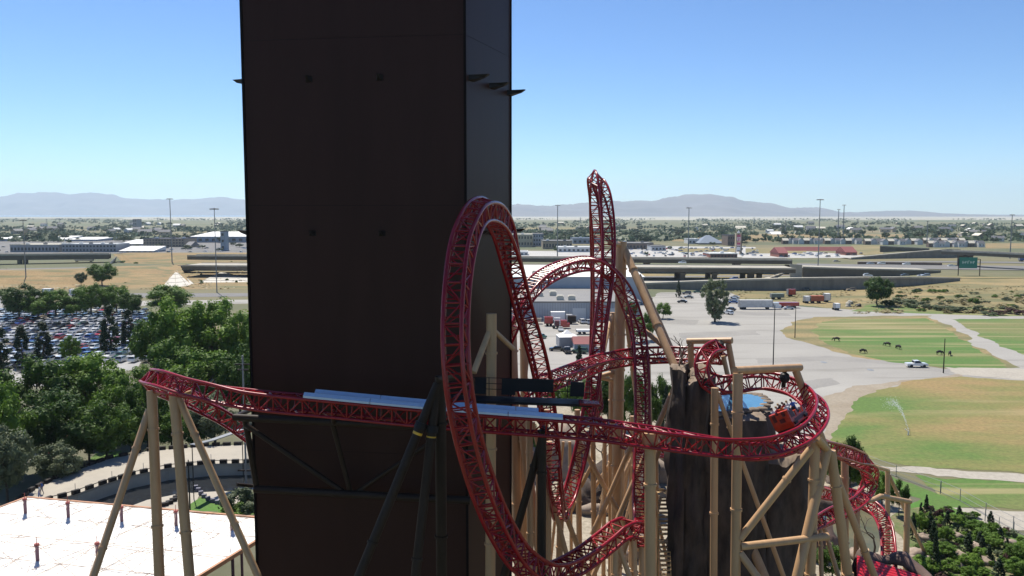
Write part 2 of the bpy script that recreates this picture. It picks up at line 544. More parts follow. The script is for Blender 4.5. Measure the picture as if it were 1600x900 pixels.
# platform behind the level track, with railing and dark panels
pl = thing('maintenance_platform', 'dark steel maintenance platform with railing and dark panels behind the level track', 'platform', P(830, 640, 50.5))
mb = MB()
A, B = P(700, 624, 50.2), P(925, 632, 50.2)
mb.bar(A + Vector((0, .75, -.1)), B + Vector((0, .75, -.1)), 1.5, .16)
mb.build('deck', M_DARK, pl)
mb = MB()
mb.bar(P(905, 629, 49.9), P(936, 631, 49.9), .9, .14)
mb.build('end_plate', M_RED, pl)
railY = Vector((0, 1.5, 0))
mb = MB()
for h in (1.15, .78, .42):
    mb.tube([A + railY + Vector((0, 0, h)), B + railY + Vector((0, 0, h))], .025, 5)
mb.build('railing', M_DARK, pl)
for t in (0, .14, .28, .42, .56, .7, .84, 1):
    mb = MB()
    p = A.lerp(B, t) + railY
    mb.tube([p, p + Vector((0, 0, 1.2))], .03, 5)
    mb.build('railing_post', M_DARK, pl)
for t0, t1, h0, h1 in ((.18, .26, .1, 1.15), (.37, .47, .1, 1.15), (.47, .74, .35, 1.2), (.86, .96, .15, 1.1)):
    mb = MB()
    a, b = A.lerp(B, t0) + railY - Vector((0, .06, 0)), A.lerp(B, t1) + railY - Vector((0, .06, 0))
    mb.bar(a + Vector((0, 0, (h0 + h1) / 2)), b + Vector((0, 0, (h0 + h1) / 2)), .04, h1 - h0)
    mb.build('panel', M_DARK, pl)

# ------------------------------------------------------------------ supports
def flange(root, p, t, r, m):
    mb = MB()
    mb.tube([p - t * .07, p + t * .07], r * 1.22, 12)
    mb.build('flange', m, root)

def support(label, members, m=M_TAN, group='painted steel track supports', name='track_support', fl=True):
    """members: (kind, (px,py,D), (px,py,D), radius); kinds column and leg run on to the ground"""
    first = None
    built = []
    for kind, a, b, r in members:
        pa = P(*a) if not isinstance(a, Vector) else a
        pb = P(*b) if not isinstance(b, Vector) else b
        if kind in ('column', 'leg'):
            pb = ground_from(pa, pb)
        built.append((kind, pa, pb, r))
        if first is None or pb.z < first.z:
            first = pb
    root = thing(name, label, 'track support', (first.x, first.y, max(0, first.z)), 0, group)
    for kind, pa, pb, r in built:
        mb = MB()
        d = (pb - pa)
        mb.tube([pa, pb], r, 14)
        mb.build(kind, m, root, True)
        o = root.children[-1]
        for p_ in o.data.polygons:
            if len(p_.vertices) > 4:
                p_.use_smooth = False
        if fl and kind in ('column', 'leg', 'brace') and d.length > 6:
            t = d.normalized()
            k = 2.6
            while k < d.length - 1 and k < 24:
                flange(root, pa + t * k, t, r, m)
                k += 6.4
        if kind in ('column', 'leg'):
            mb = MB()
            mb.box((pb.x, pb.y, .15), (r * 4.5, r * 4.5, .3))
            mb.build('footing', M_CONC, root)
    return root

support('tan upright and leaning column pair at the far tip of the level track turn', [
    ('column', (237, 610, 54), (249, 900, 52.4), .33), ('leg', (233, 640, 54), (146, 900, 49.5), .24), ('bracket', (240, 618, 54), (262, 606, 55), .16)])
support('tan column pair with a leg leaning towards the dark tower, under the track turn', [
    ('column', (272, 616, 53), (296, 900, 51.5), .33), ('leg', (279, 622, 53), (403, 900, 50.4), .23), ('bracket', (276, 620, 53), (300, 612, 53), .14)])
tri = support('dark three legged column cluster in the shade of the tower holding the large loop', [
    ('column', (688, 588, 43.5), (690, 900, 43.8), .30), ('leg', (684, 600, 43.4), (561, 900, 41.6), .25), ('leg', (682, 610, 43.4), (649, 900, 42.0), .25), ('bracket', (688, 592, 43.5), (716, 586, 41.2), .2)], m=M_BROWN_SHADE)
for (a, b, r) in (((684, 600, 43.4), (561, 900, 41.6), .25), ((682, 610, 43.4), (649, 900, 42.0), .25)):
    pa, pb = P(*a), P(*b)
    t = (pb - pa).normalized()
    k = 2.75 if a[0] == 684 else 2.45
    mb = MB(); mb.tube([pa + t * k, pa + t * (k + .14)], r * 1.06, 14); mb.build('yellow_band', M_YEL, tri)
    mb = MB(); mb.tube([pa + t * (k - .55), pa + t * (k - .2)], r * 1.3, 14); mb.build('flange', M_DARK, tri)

# truss girder on the tower face below the level track
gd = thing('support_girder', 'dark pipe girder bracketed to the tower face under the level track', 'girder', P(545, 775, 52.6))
def gp(kind, a, b, r, m=M_BROWN_SHADE):
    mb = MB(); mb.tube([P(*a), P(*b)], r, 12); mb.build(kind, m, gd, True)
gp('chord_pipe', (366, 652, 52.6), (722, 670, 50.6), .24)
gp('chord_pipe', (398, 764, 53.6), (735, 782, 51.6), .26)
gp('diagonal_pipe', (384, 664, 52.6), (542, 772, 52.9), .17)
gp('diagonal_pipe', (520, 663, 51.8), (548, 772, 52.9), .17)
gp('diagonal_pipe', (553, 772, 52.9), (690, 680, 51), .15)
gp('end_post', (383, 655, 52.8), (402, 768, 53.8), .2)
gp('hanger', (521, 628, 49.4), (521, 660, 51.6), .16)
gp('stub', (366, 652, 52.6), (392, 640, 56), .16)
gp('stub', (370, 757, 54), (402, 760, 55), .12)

support('thick tan column under the level track beside the wooden stairs', [('column', (1016, 690, 48.0), (1016, 900, 47.6), .34), ('bracket', (1016, 675, 48), (1016, 700, 48), .5)])
portal = support('large tan portal frame with a long top beam over the ring of track', [
    ('column', (1153, 583, 52.6), (1149, 900, 52.0), .33), ('beam', (1148, 579, 52.6), (1250, 574, 57.4), .27), ('leg', (1243, 578, 57.2), (1256, 612, 57.4), .27),
    ('brace', (1268, 700, 52), (1156, 842, 52), .25), ('beam', (1157, 854, 52), (1294, 838, 53.2), .25), ('leg', (1156, 864, 52), (1186, 905, 51.4), .25)])
mb = MB(); p = P(1226, 590, 56.6); mb.tube([p + Vector((0, 0, .38)), p + Vector((0, 0, .25)), p, p - Vector((0, 0, .25)), p - Vector((0, 0, .38))], [.12, .3, .36, .3, .12], 12); mb.tube([P(1226, 578, 56.6), P(1224, 604, 57.2)], .16, 10); mb.build('track_hanger', M_DARK, portal)
support('slim tan column with a raking leg below the start of the track ring', [
    ('column', (1117, 606, 57.4), (1115, 900, 56.6), .27), ('leg', (1121, 614, 57.4), (1224, 900, 56.4), .17)])
support('tan A shaped frame of three thick legs where the two track rings meet', [
    ('leg', (1292, 702, 54.6), (1246, 900, 52.4), .34), ('leg', (1298, 704, 54.8), (1325, 900, 55), .33), ('column', (1274, 690, 54.2), (1266, 900, 53.4), .33), ('bracket', (1292, 702, 54.6), (1276, 684, 52.6), .25)])
port2 = support('smaller tan portal frame on top of the cliff beside the dead trees', [
    ('leg', (1079, 536, 66.6), (1080, 588, 66.6), .26), ('beam', (1074, 533, 66.8), (1144, 532, 64.6), .25), ('leg', (1138, 537, 64.8), (1149, 596, 64.6), .24), ('leg', (1130, 556, 68), (1140, 600, 68), .2)])
mb = MB(); p = P(1125, 540, 64.6); mb.tube([p + Vector((0, 0, .34)), p + Vector((0, 0, .2)), p - Vector((0, 0, .2)), p - Vector((0, 0, .34))], [.12, .32, .32, .12], 12); mb.tube([P(1125, 533, 64.8), P(1125, 552, 64)], .18, 10); mb.build('track_hanger', M_DARK, port2)
support('tallest tan column behind the narrow loop, with two long legs raking down beside it', [
    ('column', (971, 378, 79.5), (965, 700, 78), .52), ('leg', (975, 388, 79.5), (1058, 582, 71), .36), ('leg', (997, 430, 79), (1064, 580, 77), .3), ('brace', (980, 495, 79), (1046, 548, 73.6), .25),
    ('brace', (955, 492, 80), (941, 560, 73.6), .2), ('bracket', (969, 382, 79.4), (953, 380, 76.4), .24)])
support('tan twin columns between the narrow loop and the tallest column', [
    ('column', (957, 488, 82.5), (956, 700, 82), .34), ('leg', (980, 500, 82.5), (1004, 690, 82), .3), ('beam', (938, 588, 78), (975, 577, 79), .22), ('beam', (936, 590, 80), (968, 596, 80), .2)])
support('wide tan column with two short braces in front of the grey tower side', [
    ('column', (768, 490, 53.2), (766, 900, 52.8), .34), ('brace', (766, 514, 53.2), (740, 582, 51.2), .2), ('brace', (771, 516, 53.2), (802, 545, 54.6), .17)])
support('orange tan column just behind the corner of the tower', [('column', (799, 500, 68), (806, 720, 67), .42), ('leg', (812, 640, 67), (838, 830, 66), .38)])
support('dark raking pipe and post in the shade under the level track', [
    ('leg', (852, 668, 48.6), (796, 868, 49.4), .24), ('column', (847, 672, 48.4), (846, 900, 48), .27)], m=M_BROWN_SHADE)
support('tan columns under the bottom of the narrow loop', [
    ('column', (876, 806, 65.2), (873, 900, 65), .28), ('leg', (882, 800, 66), (920, 900, 68), .22), ('column', (858, 690, 63.6), (856, 900, 63), .25)])
def forest(label, lst):
    support(label, [(k, (x1, y1, D), (x2, y2, D - .6), r) for k, x1, y1, x2, y2, D, r in lst])
forest('tan column cluster behind the dark post, under the level track', [
    ('column', 827, 655, 829, 900, 62.6, .26), ('column', 842, 700, 839, 900, 64, .2), ('leg', 832, 660, 868, 800, 64.6, .2)])
forest('tan cross braced column pair behind the rising narrow loop', [
    ('column', 902, 640, 906, 900, 77, .27), ('column', 926, 655, 929, 900, 77, .25), ('brace', 905, 690, 1000, 860, 76.6, .24), ('brace', 1000, 665, 925, 835, 76, .24), ('brace', 908, 760, 928, 720, 77, .18)])
forest('tan column trio standing on the pale sand between the boulders', [
    ('column', 945, 668, 943, 880, 82, .22), ('column', 972, 660, 968, 830, 84, .36), ('leg', 985, 690, 1012, 840, 86, .28), ('leg', 958, 700, 930, 850, 84, .26), ('brace', 930, 760, 970, 700, 83, .2)])
forest('tan raking columns just before the stepped boulders and behind the thick column', [
    ('column', 988, 650, 986, 860, 90, .28), ('leg', 990, 670, 962, 850, 90, .26), ('leg', 1030, 670, 1048, 740, 92, .3), ('brace', 1000, 690, 948, 800, 89, .22)])
forest('short tan posts under the hump at the exit of the large loop', [
    ('column', 962, 836, 961, 900, 53.4, .22), ('column', 990, 832, 991, 900, 54.2, .22), ('column', 1003, 838, 1003, 900, 56, .22), ('leg', 964, 845, 985, 905, 53.4, .18)])
forest('tan columns close behind the grey tower side under the arch', [
    ('column', 818, 500, 820, 760, 72, .34), ('column', 852, 640, 853, 800, 73, .3), ('leg', 822, 560, 806, 760, 72, .26)])
forest('tan column with a thin raking leg between the dive of the arch and the cliff', [
    ('column', 1012, 560, 1016, 700, 76.4, .26), ('leg', 1037, 650, 1063, 600, 78, .2)] [:1] + [('leg', 1058, 595, 1030, 660, 74, .24), ('leg', 1062, 610, 1034, 690, 73, .26)])
forest('tan column pair carrying the turn of the helix over the pond', [
    ('column', 1340, 782, 1338, 860, 79, .26), ('leg', 1282, 806, 1304, 880, 71, .2), ('column', 1281, 806, 1283, 880, 70.6, .2)])
forest('thin tan column group between the loop bottom and the pale sand', [
    ('column', 890, 690, 893, 880, 80, .17), ('leg', 880, 690, 862, 860, 78, .15), ('brace', 893, 800, 915, 740, 80, .13)])
forest('thin tan column group standing behind the trio on the sand', [
    ('column', 958, 700, 957, 820, 100, .18), ('leg', 975, 680, 1004, 800, 98, .17), ('brace', 938, 780, 958, 725, 98, .13), ('leg', 1010, 690, 978, 810, 100, .17)])
forest('slim tan posts close behind the thick column by the stairs', [
    ('column', 1026, 700, 1027, 800, 80, .16), ('leg', 1003, 700, 1032, 830, 78, .16)])
support('tan post and bent arm holding the outer side of the helix above the garden', [
    ('column', (1418, 784, 84), (1416, 866, 83.4), .3), ('beam', (1422, 784, 84), (1376, 775, 81), .25), ('beam', (1376, 775, 81), (1362, 782, 79.6), .25), ('beam', (1362, 782, 79.6), (1340, 784, 78), .22)])
support('tan post with a raking leg behind the helix turn at the edge of the lawn', [
    ('column', (1387, 735, 90), (1387, 800, 89.6), .26), ('leg', (1389, 742, 90), (1412, 792, 91), .2), ('beam', (1388, 735, 90), (1362, 728, 80), .2)])
support('tan post under the far side of the helix among green shrubs', [('column', (1320, 706, 80), (1320, 760, 79.6), .36)])

# ------------------------------------------------------------------ people
def skin_mesh(name, verts, edges, radii, mats, pick, sub=1, root=0):
    me = bpy.data.meshes.new(name)
    me.from_pydata(verts, edges, [])
    o = bpy.data.objects.new(name, me)
    COL.objects.link(o)
    o.modifiers.new('skin', 'SKIN')
    o.modifiers.new('sub', 'SUBSURF').levels = sub
    sv = me.skin_vertices[0].data
    for i, r in enumerate(radii):
        sv[i].radius = (r, r) if not isinstance(r, tuple) else r
        sv[i].use_root = (i == root)
    dg = bpy.context.evaluated_depsgraph_get()
    new = bpy.data.meshes.new_from_object(o.evaluated_get(dg))
    bpy.data.objects.remove(o)
    bpy.data.meshes.remove(me)
    new.name = name
    for m in mats:
        new.materials.append(m)
    for p in new.polygons:
        p.use_smooth = True
        p.material_index = pick(p.center)
    return new

M_SKIN = mat('skin', (0.55, 0.34, 0.24), 0.55, var=.08)
M_HAIR = mat('dark_hair', (0.035, 0.022, 0.015), 0.6)
M_HAIR2 = mat('blond_hair', (0.35, 0.22, 0.10), 0.6)
CLOTH = {k: mat('cloth_' + k, c, .85, var=.1, scale=3) for k, c in dict(red=(.55, .03, .03), white=(.75, .75, .74), black=(.02, .02, .022), blue=(.05, .12, .38), orange=(.6, .16, .03), grey=(.2, .2, .21), navy=(.02, .03, .09), khaki=(.32, .26, .17)).items()}

def hand(v, e, r, wrist, d, side):
    """palm and five fingers hung on the wrist vertex"""
    d = Vector(d).normalized()
    n = d.cross(Vector((side, 0.2, 0.1))).normalized()
    x = n.cross(d).normalized()
    w0 = Vector(v[wrist])
    v.append(tuple(w0 + d * .07)); e.append((wrist, len(v) - 1)); r.append(.034)
    palm = len(v) - 1
    for k, (o, L) in enumerate(((-.03, .075), (-.01, .088), (.01, .083), (.03, .066))):
        v.append(tuple(w0 + d * .1 + x * o)); e.append((palm, len(v) - 1)); r.append(.011)
        v.append(tuple(w0 + d * (.1 + L) + x * o * 1.1 - n * .025)); e.append((len(v) - 2, len(v) - 1)); r.append(.008)
    v.append(tuple(w0 + d * .06 + x * -.055)); e.append((palm, len(v) - 1)); r.append(.011)

def person_mesh(kind, shirt, pants):
    v, e, r = [], [], []
    def add(p, rad, to=None):
        v.append(tuple(p)); r.append(rad)
        if to is not None:
            e.append((to, len(v) - 1))
        return len(v) - 1
    seated = kind == 'seated'
    h = 0.0 if seated else 0.92
    pel = add((0, 0, h + .06), .13)
    wst = add((0, 0, h + .26), .115, pel)
    ch = add((0, -.01, h + .46), .135, wst)
    nk0 = add((0, 0, h + .57), .07, ch)
    nk = add((0, .01, h + .63), .05, nk0)
    hd = add((0, .02, h + .72), .085, nk)
    tp = add((0, .015, h + .82), .075, hd)
    add((0, .125, h + .72), .012, hd)          # nose
    for s in (-1, 1):
        sh = add((s * .18, 0, h + .52), .06, ch)
        if seated:
            el = add((s * .25, .16, h + .36), .042, sh)
            wr = add((s * .17, .38, h + .42), .028, el)
            hand(v, e, r, wr, (-.1 * s, .8, .2), s)
        else:
            el = add((s * .24, -.04 + .06 * s, h + .26), .042, sh)
            wr = add((s * .25, .06 + .08 * s, h + .02), .028, el)
            hand(v, e, r, wr, (0, .15, -1), s)
        hip = add((s * .1, .02, h + .0), .095, pel)
        if seated:
            kn = add((s * .13, .46, h + .02), .065, hip)
            an = add((s * .13, .5, h - .38), .045, kn)
            add((s * .13, .64, h - .43), .038, an)
        else:
            st = .16 * s
            kn = add((s * .1, .06 + st * .6, .48), .065, hip)
            an = add((s * .1, -.03 + st, .08), .045, kn)
            add((s * .1, .14 + st, .035), .04, an)
    def pick(c):
        if c.z > h + .6: return 0
        if abs(c.x) > .2 and not seated and c.z < h + .3: return 0
        if seated and c.y > .27 and c.z > h + .24: return 0
        if c.z > h + .1 and not (seated and c.y > .25): return 1
        return 2
    return skin_mesh('person', v, e, r, [M_SKIN, shirt, pants], pick, sub=1)

def person(kind, shirt, pants, label, M, hair=M_HAIR, group=None, helmet=None):
    o = bpy.data.objects.new('person', person_mesh(kind, CLOTH[shirt], CLOTH[pants]))
    COL.objects.link(o)
    tag(o, label, 'person', group)
    o.matrix_world = M
    h = 0.0 if kind == 'seated' else 0.92
    mb = MB()
    rows = []
    for a in range(5):
        ph = a / 4 * 1.75
        rows.append([(math.sin(ph) * .098 * math.cos(t), .004 + math.sin(ph) * .11 * math.sin(t) - .012 * a * (math.sin(t) > .3), h + .745 + .125 * math.cos(ph)) for t in [k * math.pi / 5 for k in range(10)]])
    mb.grid(rows, True)
    mb.build('hair', hair, o, True, world=False)
    for s in (-1, 1):
        mb = MB()
        mb.box((s * .035, .098, h + .74), (.022, .012, .012))
        mb.build('eye', M_BLACK, o, world=False)
    mb = MB(); mb.box((0, .1, h + .672), (.05, .012, .01)); mb.build('mouth', CLOTH['red'], o, world=False)
    return o

# ------------------------------------------------------------------ the train
M_ORANGE = mat('orange_car_paint', (0.46, 0.04, 0.012), 0.35, var=.3, scale=2.2)
fr = TR['brake']
ic = near(fr, P(1250, 668, 51.0))
p0, t0, u0, s0 = fr[ic]
Mloc = Matrix((s0, t0, u0)).transposed().to_4x4()
u1 = (Vector((-.5, .12, .86)) - t0 * Vector((-.5, .12, .86)).dot(t0)).normalized()
Mloc = Matrix((t0.cross(u1), t0, u1)).transposed().to_4x4()
Mcar = Matrix.Translation(p0 + u1 * .3 - t0.cross(u1) * .35) @ Mloc @ Matrix.Diagonal((.66, .72, .9, 1))
car = thing('coaster_car', 'orange coaster car tilted inside the ring of track, full of riders', 'coaster car', p0)
car.matrix_basis = Mcar
def cpart(name, m, fn, smooth=False):
    mb = MB(); fn(mb); return mb.build(name, m, car, smooth, world=False)
def shell(mb):
    prof = [(-1.5, .1), (-1.62, .5), (-1.55, 1.32), (-1.36, 1.36), (-1.22, .75), (-.3, .62), (-.2, 1.0), (0, 1.02), (.1, .7), (1.1, .6), (1.3, .95), (1.55, .8), (1.7, .35), (1.5, .1)]
    W = 1.0
    A = [Vector((-W * (1 if z < 1.4 else .86), y, z)) for y, z in prof]
    B = [Vector((W * (1 if z < 1.4 else .86), y, z)) for y, z in prof]
    mb.grid([A, B], True)
    mb.poly(A[::-1]); mb.poly(B)
cpart('body_shell', M_ORANGE, shell)
def patches(mb):
    for x, z, w_, h_ in ((-.55, 1.0, .34, .5), (.15, .72, .5, .28), (.5, 1.15, .3, .36), (-.1, 1.28, .22, .22)):
        mb.box((x, -1.605 - .02 + .05 * (z - 1), z), (w_, .06, h_))
    for s in (-1, 1):
        mb.box((s * 1.0, .2, .42), (.03, 2.4, .26)); mb.box((s * .99, -1.0, .95), (.06, .7, .5))
cpart('dark_trim', mat('dark_red_trim', (.09, .012, .012), .5), patches)
def chassis(mb):
    mb.box((0, 0, .0), (1.1, 2.9, .22))
    mb.tube([(-.8, -1.1, -.1), (.8, -1.1, -.1)], .08, 8); mb.tube([(-.8, 1.1, -.1), (.8, 1.1, -.1)], .08, 8)
    for s in (-1, 1):
        for y in (-1.1, 1.1):
            mb.box((s * .78, y, .05), (.34, .7, .5)); mb.box((s * 1.08, y, .3), (.16, .5, .2))
cpart('chassis', M_DARK, chassis)
for y in (-1.1, 1.1):
    for s in (-1, 1):
        cpart('wheel', M_BLACK, lambda mb: (mb.tube([(s * .55, y, -.2), (s * .68, y, -.2)], .2, 14), mb.tube([(s * .78, y, -.42), (s * .9, y, -.42)], .15, 14)))
for k, y in enumerate((-.95, .42)):
    for q in range(4):
        cpart('seat', M_BLACK, lambda mb: (mb.box((-.72 + .48 * q, y, .78), (.42, .45, .12)), mb.box((-.72 + .48 * q, y - .22, 1.02), (.4, .1, .45))))
        cpart('lap_bar', CLOTH['grey'], lambda mb: mb.tube([(-.9 + .48 * q, y + .4, .98), (-.54 + .48 * q, y + .4, .98)], .04, 6))
shirts = ['white', 'red', 'orange', 'white', 'black', 'red', 'white', 'blue']
hairs = [M_HAIR, M_HAIR2, M_HAIR, M_HAIR, M_HAIR2, M_HAIR, M_HAIR2, M_HAIR]
seats = ['first seat from the rail', 'second seat from the rail', 'third seat from the rail', 'fourth seat from the rail']
seats = ['outer end', 'outer middle seat', 'inner middle seat', 'inner end']
for k, y in enumerate((-.95, .42)):
    for q in range(4):
        n_ = k * 4 + q
        person('seated', shirts[n_], ['navy', 'khaki', 'black', 'grey'][q], f'rider in {shirts[n_]} top in the {["rear", "front"][k]} row of the orange car, {seats[q]}',
               Mcar @ Matrix.Translation((-.72 + .48 * q, y, .92)) @ Matrix.Diagonal((1.25, 1.1, 1.0, 1)), hairs[n_], 'riders in the orange coaster car')
# ================================================================== GROUND
M_GROUND = mat('valley_ground', (0.20, 0.165, 0.085), .95, col2=(0.075, 0.095, 0.045), scale=0.004, stretch=(.55, 1, 1), detail=6, contrast=(.38, .58))
M_PARK = mat('park_ground', (0.075, 0.085, 0.04), .95, col2=(0.14, 0.13, 0.09), scale=0.12)
M_LOT = mat('worn_asphalt_lot', (0.285, 0.272, 0.25), .92, col2=(0.36, 0.345, 0.315), scale=0.03, stretch=(.5, 1, 1), detail=9, contrast=(.35, .65))
M_PATH = mat('dusty_path', (0.34, 0.31, 0.265), .95, col2=(0.42, 0.385, 0.325), scale=0.08, detail=7)
M_SAND = mat('pale_sand', (0.42, 0.37, 0.29), .95, col2=(0.30, 0.26, 0.19), scale=0.25, detail=7)
M_TANG = mat('dry_grass', (0.34, 0.25, 0.115), .95, col2=(0.19, 0.165, 0.07), scale=0.035, stretch=(.5, 1, 1), detail=9, contrast=(.38, .64))
M_TANG2 = mat('dry_bank_grass', (0.34, 0.235, 0.11), .95, col2=(0.25, 0.17, 0.075), scale=0.05, detail=8)

def layered(m, sc2=0.9, amt=.5, streak=None, dark=(.62, .62, .62)):
    """a finer second noise, and optional long streaks, over a material's own colour"""
    n, l = m.node_tree.nodes, m.node_tree.links
    b = n['Principled BSDF']
    src = b.inputs['Base Color'].links[0].from_socket
    g = n.new('ShaderNodeNewGeometry')
    t2 = n.new('ShaderNodeTexNoise'); t2.inputs['Scale'].default_value = sc2; t2.inputs['Detail'].default_value = 7; t2.inputs['Roughness'].default_value = .7
    l.new(g.outputs['Position'], t2.inputs['Vector'])
    cr = n.new('ShaderNodeValToRGB')
    cr.color_ramp.elements[0].position = .34; cr.color_ramp.elements[1].position = .6
    cr.color_ramp.elements[0].color = (*dark, 1); cr.color_ramp.elements[1].color = (1.0, 1.0, 1.0, 1)
    l.new(t2.outputs[0], cr.inputs[0])
    mx = n.new('ShaderNodeMix'); mx.data_type = 'RGBA'; mx.blend_type = 'MULTIPLY'; mx.inputs[0].default_value = amt
    l.new(src, mx.inputs[6]); l.new(cr.outputs[0], mx.inputs[7])
    out = mx.outputs[2]
    if streak:
        col, sx, sy, lo, hi = streak
        mp = n.new('ShaderNodeMapping'); mp.inputs['Scale'].default_value = (sx, sy, 1)
        l.new(g.outputs['Position'], mp.inputs[0])
        t3 = n.new('ShaderNodeTexNoise'); t3.inputs['Scale'].default_value = 1; t3.inputs['Detail'].default_value = 5
        l.new(mp.outputs[0], t3.inputs['Vector'])
        c3 = n.new('ShaderNodeValToRGB'); c3.color_ramp.elements[0].position = lo; c3.color_ramp.elements[1].position = hi
        l.new(t3.outputs[0], c3.inputs[0])
        m3 = n.new('ShaderNodeMix'); m3.data_type = 'RGBA'; m3.inputs[7].default_value = (*col, 1)
        l.new(c3.outputs[0], m3.inputs[0]); l.new(out, m3.inputs[6])
        out = m3.outputs[2]
    l.new(out, b.inputs['Base Color'])
    return m
M_FIELD = layered(mat('mown_field_grass', (0.085, 0.168, 0.028), .95, col2=(0.20, 0.185, 0.07), scale=.03, stretch=(.4, 1, 1), detail=8, contrast=(.40, .62)), 1.4, .85, ((.31, .26, .13), .012, .22, .52, .72))
M_FIELD2 = layered(mat('patchy_field_grass', (0.10, 0.172, 0.032), .95, col2=(0.29, 0.205, 0.085), scale=.022, stretch=(.5, 1, 1), detail=9, contrast=(.39, .565)), 1.2, .85, ((.33, .25, .13), .02, .12, .54, .74))
M_LAWN = layered(mat('green_lawn', (0.07, 0.19, 0.022), .95, col2=(0.10, 0.15, 0.035), scale=.15, contrast=(.3, .7)), 2.2, .7)
layered(M_LOT, 2.6, .5, ((.19, .18, .16), .02, .16, .54, .74), (.66, .66, .66))
layered(M_TANG, 1.1, .8, ((.12, .125, .05), .02, .07, .46, .66), (.5, .52, .5))
layered(M_TANG2, .9, .7, ((.14, .135, .06), .03, .11, .46, .64), (.55, .55, .5))
layered(M_SAND, 1.6, .8, None, (.45, .42, .4))
layered(M_PATH, 1.2, .6)

mb = MB()
mb.poly([(-45000, -400, 0), (45000, -400, 0), (45000, 45000, 0), (-45000, 45000, 0)])
tag(mb.build('ground', M_GROUND), kind='structure')

psheet('park_ground', [(-500, 560), (400, 560), (760, 640), (1020, 640), (1300, 700), (1400, 740), (1800, 900), (1800, 1500), (-800, 1500)], .010, M_PARK)
psheet('asphalt_lot', [(700, 500), (1000, 478), (1030, 457), (1145, 457), (1158, 470), (1240, 478), (1330, 484), (1700, 487), (1800, 610), (1480, 610), (1345, 606), (1338, 640), (1295, 700), (1260, 716), (1020, 690), (880, 640), (700, 650)], .016, M_LOT, jag=1.0)
psheet('sand_area', [(800, 640), (900, 634), (1060, 640), (1300, 715), (1420, 770), (1440, 900), (1400, 1200), (700, 1200), (760, 760)], .022, M_SAND, jag=1.2)
# dry margins and fields
psheet('dry_margin', [(1212, 516), (1238, 503), (1280, 496), (1450, 493), (1500, 520), (1590, 577), (1480, 576), (1390, 568), (1320, 553), (1258, 535)], .022, M_TANG, jag=2.2)
psheet('grass_field', [(1268, 516), (1282, 503), (1320, 498), (1447, 497.5), (1478, 513), (1580, 576), (1500, 575.5), (1390, 566), (1330, 553), (1288, 534)], .030, M_FIELD, jag=1.2)
psheet('grass_field', [(1490, 499), (1560, 497.5), (1800, 499), (1800, 580), (1600, 554), (1530, 525)], .030, M_FIELD, jag=1.2)
psheet('grass_field', [(1332, 632), (1368, 610), (1420, 595), (1500, 588.5), (1600, 594), (1900, 640), (1900, 790), (1600, 737), (1440, 729), (1330, 716), (1290, 700), (1310, 668)], .030, M_FIELD2, jag=1.2)
M_DIRT = layered(mat('tan_dirt', (0.33, 0.285, 0.22), .95, col2=(0.25, 0.2, 0.14), scale=.12, detail=8), 1.5, .6)
psheet('dirt_patch', [(1290, 620), (1330, 604), (1380, 600), (1440, 590), (1500, 586), (1500, 590), (1420, 598), (1370, 613), (1338, 640), (1318, 672), (1300, 700), (1272, 712), (1290, 670)], .026, M_DIRT, jag=1.6)
psheet('dirt_patch', [(1480, 574), (1600, 577), (1700, 582), (1700, 600), (1560, 590), (1500, 586)], .0265, M_PATH, jag=1.2)
M_PATCH = layered(mat('older_asphalt', (0.24, 0.23, 0.215), .92, col2=(0.30, 0.285, 0.26), scale=.1, detail=7), 2.0, .6)
for pts in ([(1060, 520), (1180, 516), (1186, 523), (1064, 529)], [(1180, 560), (1290, 556), (1420, 566), (1420, 571), (1290, 563), (1182, 569)], [(1130, 486), (1232, 489), (1236, 494), (1128, 492)], [(1215, 600), (1300, 590), (1312, 600), (1230, 616)], [(1020, 497), (1092, 500), (1088, 508), (1016, 505)], [(1420, 574), (1560, 580), (1600, 584), (1500, 583), (1420, 578)]):
    psheet('asphalt_patch', pts, .0225, M_PATCH, jag=.5)
psheet('dirt_path', [(1350, 727), (1440, 730), (1600, 739), (1900, 760), (1900, 780), (1600, 754), (1450, 742), (1370, 736)], .038, M_PATH, jag=1.2)
psheet('grass_field', [(1420, 744), (1600, 756), (1900, 782), (1900, 830), (1600, 796), (1500, 794), (1440, 760)], .030, M_FIELD, jag=1.2)
psheet('dirt_path', [(1500, 796), (1590, 796), (1800, 812), (1800, 850), (1600, 830), (1560, 826)], .038, M_PATH, jag=1.2)
psheet('garden_lawn', [(1290, 705), (1345, 724), (1400, 752), (1470, 775), (1560, 822), (1700, 880), (1750, 1100), (1450, 1100), (1440, 860), (1420, 775), (1330, 745)], .034, M_LAWN, jag=1.2)
psheet('planting_bed', [(1408, 795), (1450, 792), (1500, 815), (1560, 838), (1640, 870), (1700, 1000), (1440, 1000), (1425, 880)], .040, layered(mat('bark_mulch_bed', (0.20, 0.17, 0.09), .95, col2=(0.09, 0.14, 0.035), scale=.3, detail=8, contrast=(.4, .6)), 1.8, .8), jag=1.2)
psheet('dry_slope', [(1140, 458), (1160, 455), (1330, 452), (1440, 440), (1520, 432), (1800, 430), (1800, 487), (1560, 492), (1330, 486), (1240, 476), (1160, 470)], .012, M_TANG, jag=1.6)
psheet('scrub_strip', [(1330, 486), (1360, 476), (1500, 480), (1800, 478), (1800, 490), (1560, 494)], .018, M_FIELD, jag=1.2)
psheet('parking_lot', [(-260, 500), (120, 489), (228, 488), (232, 545), (215, 575), (120, 600), (-260, 620)], .016, mat('parking_asphalt', (0.30, 0.295, 0.29), .9, scale=.1))

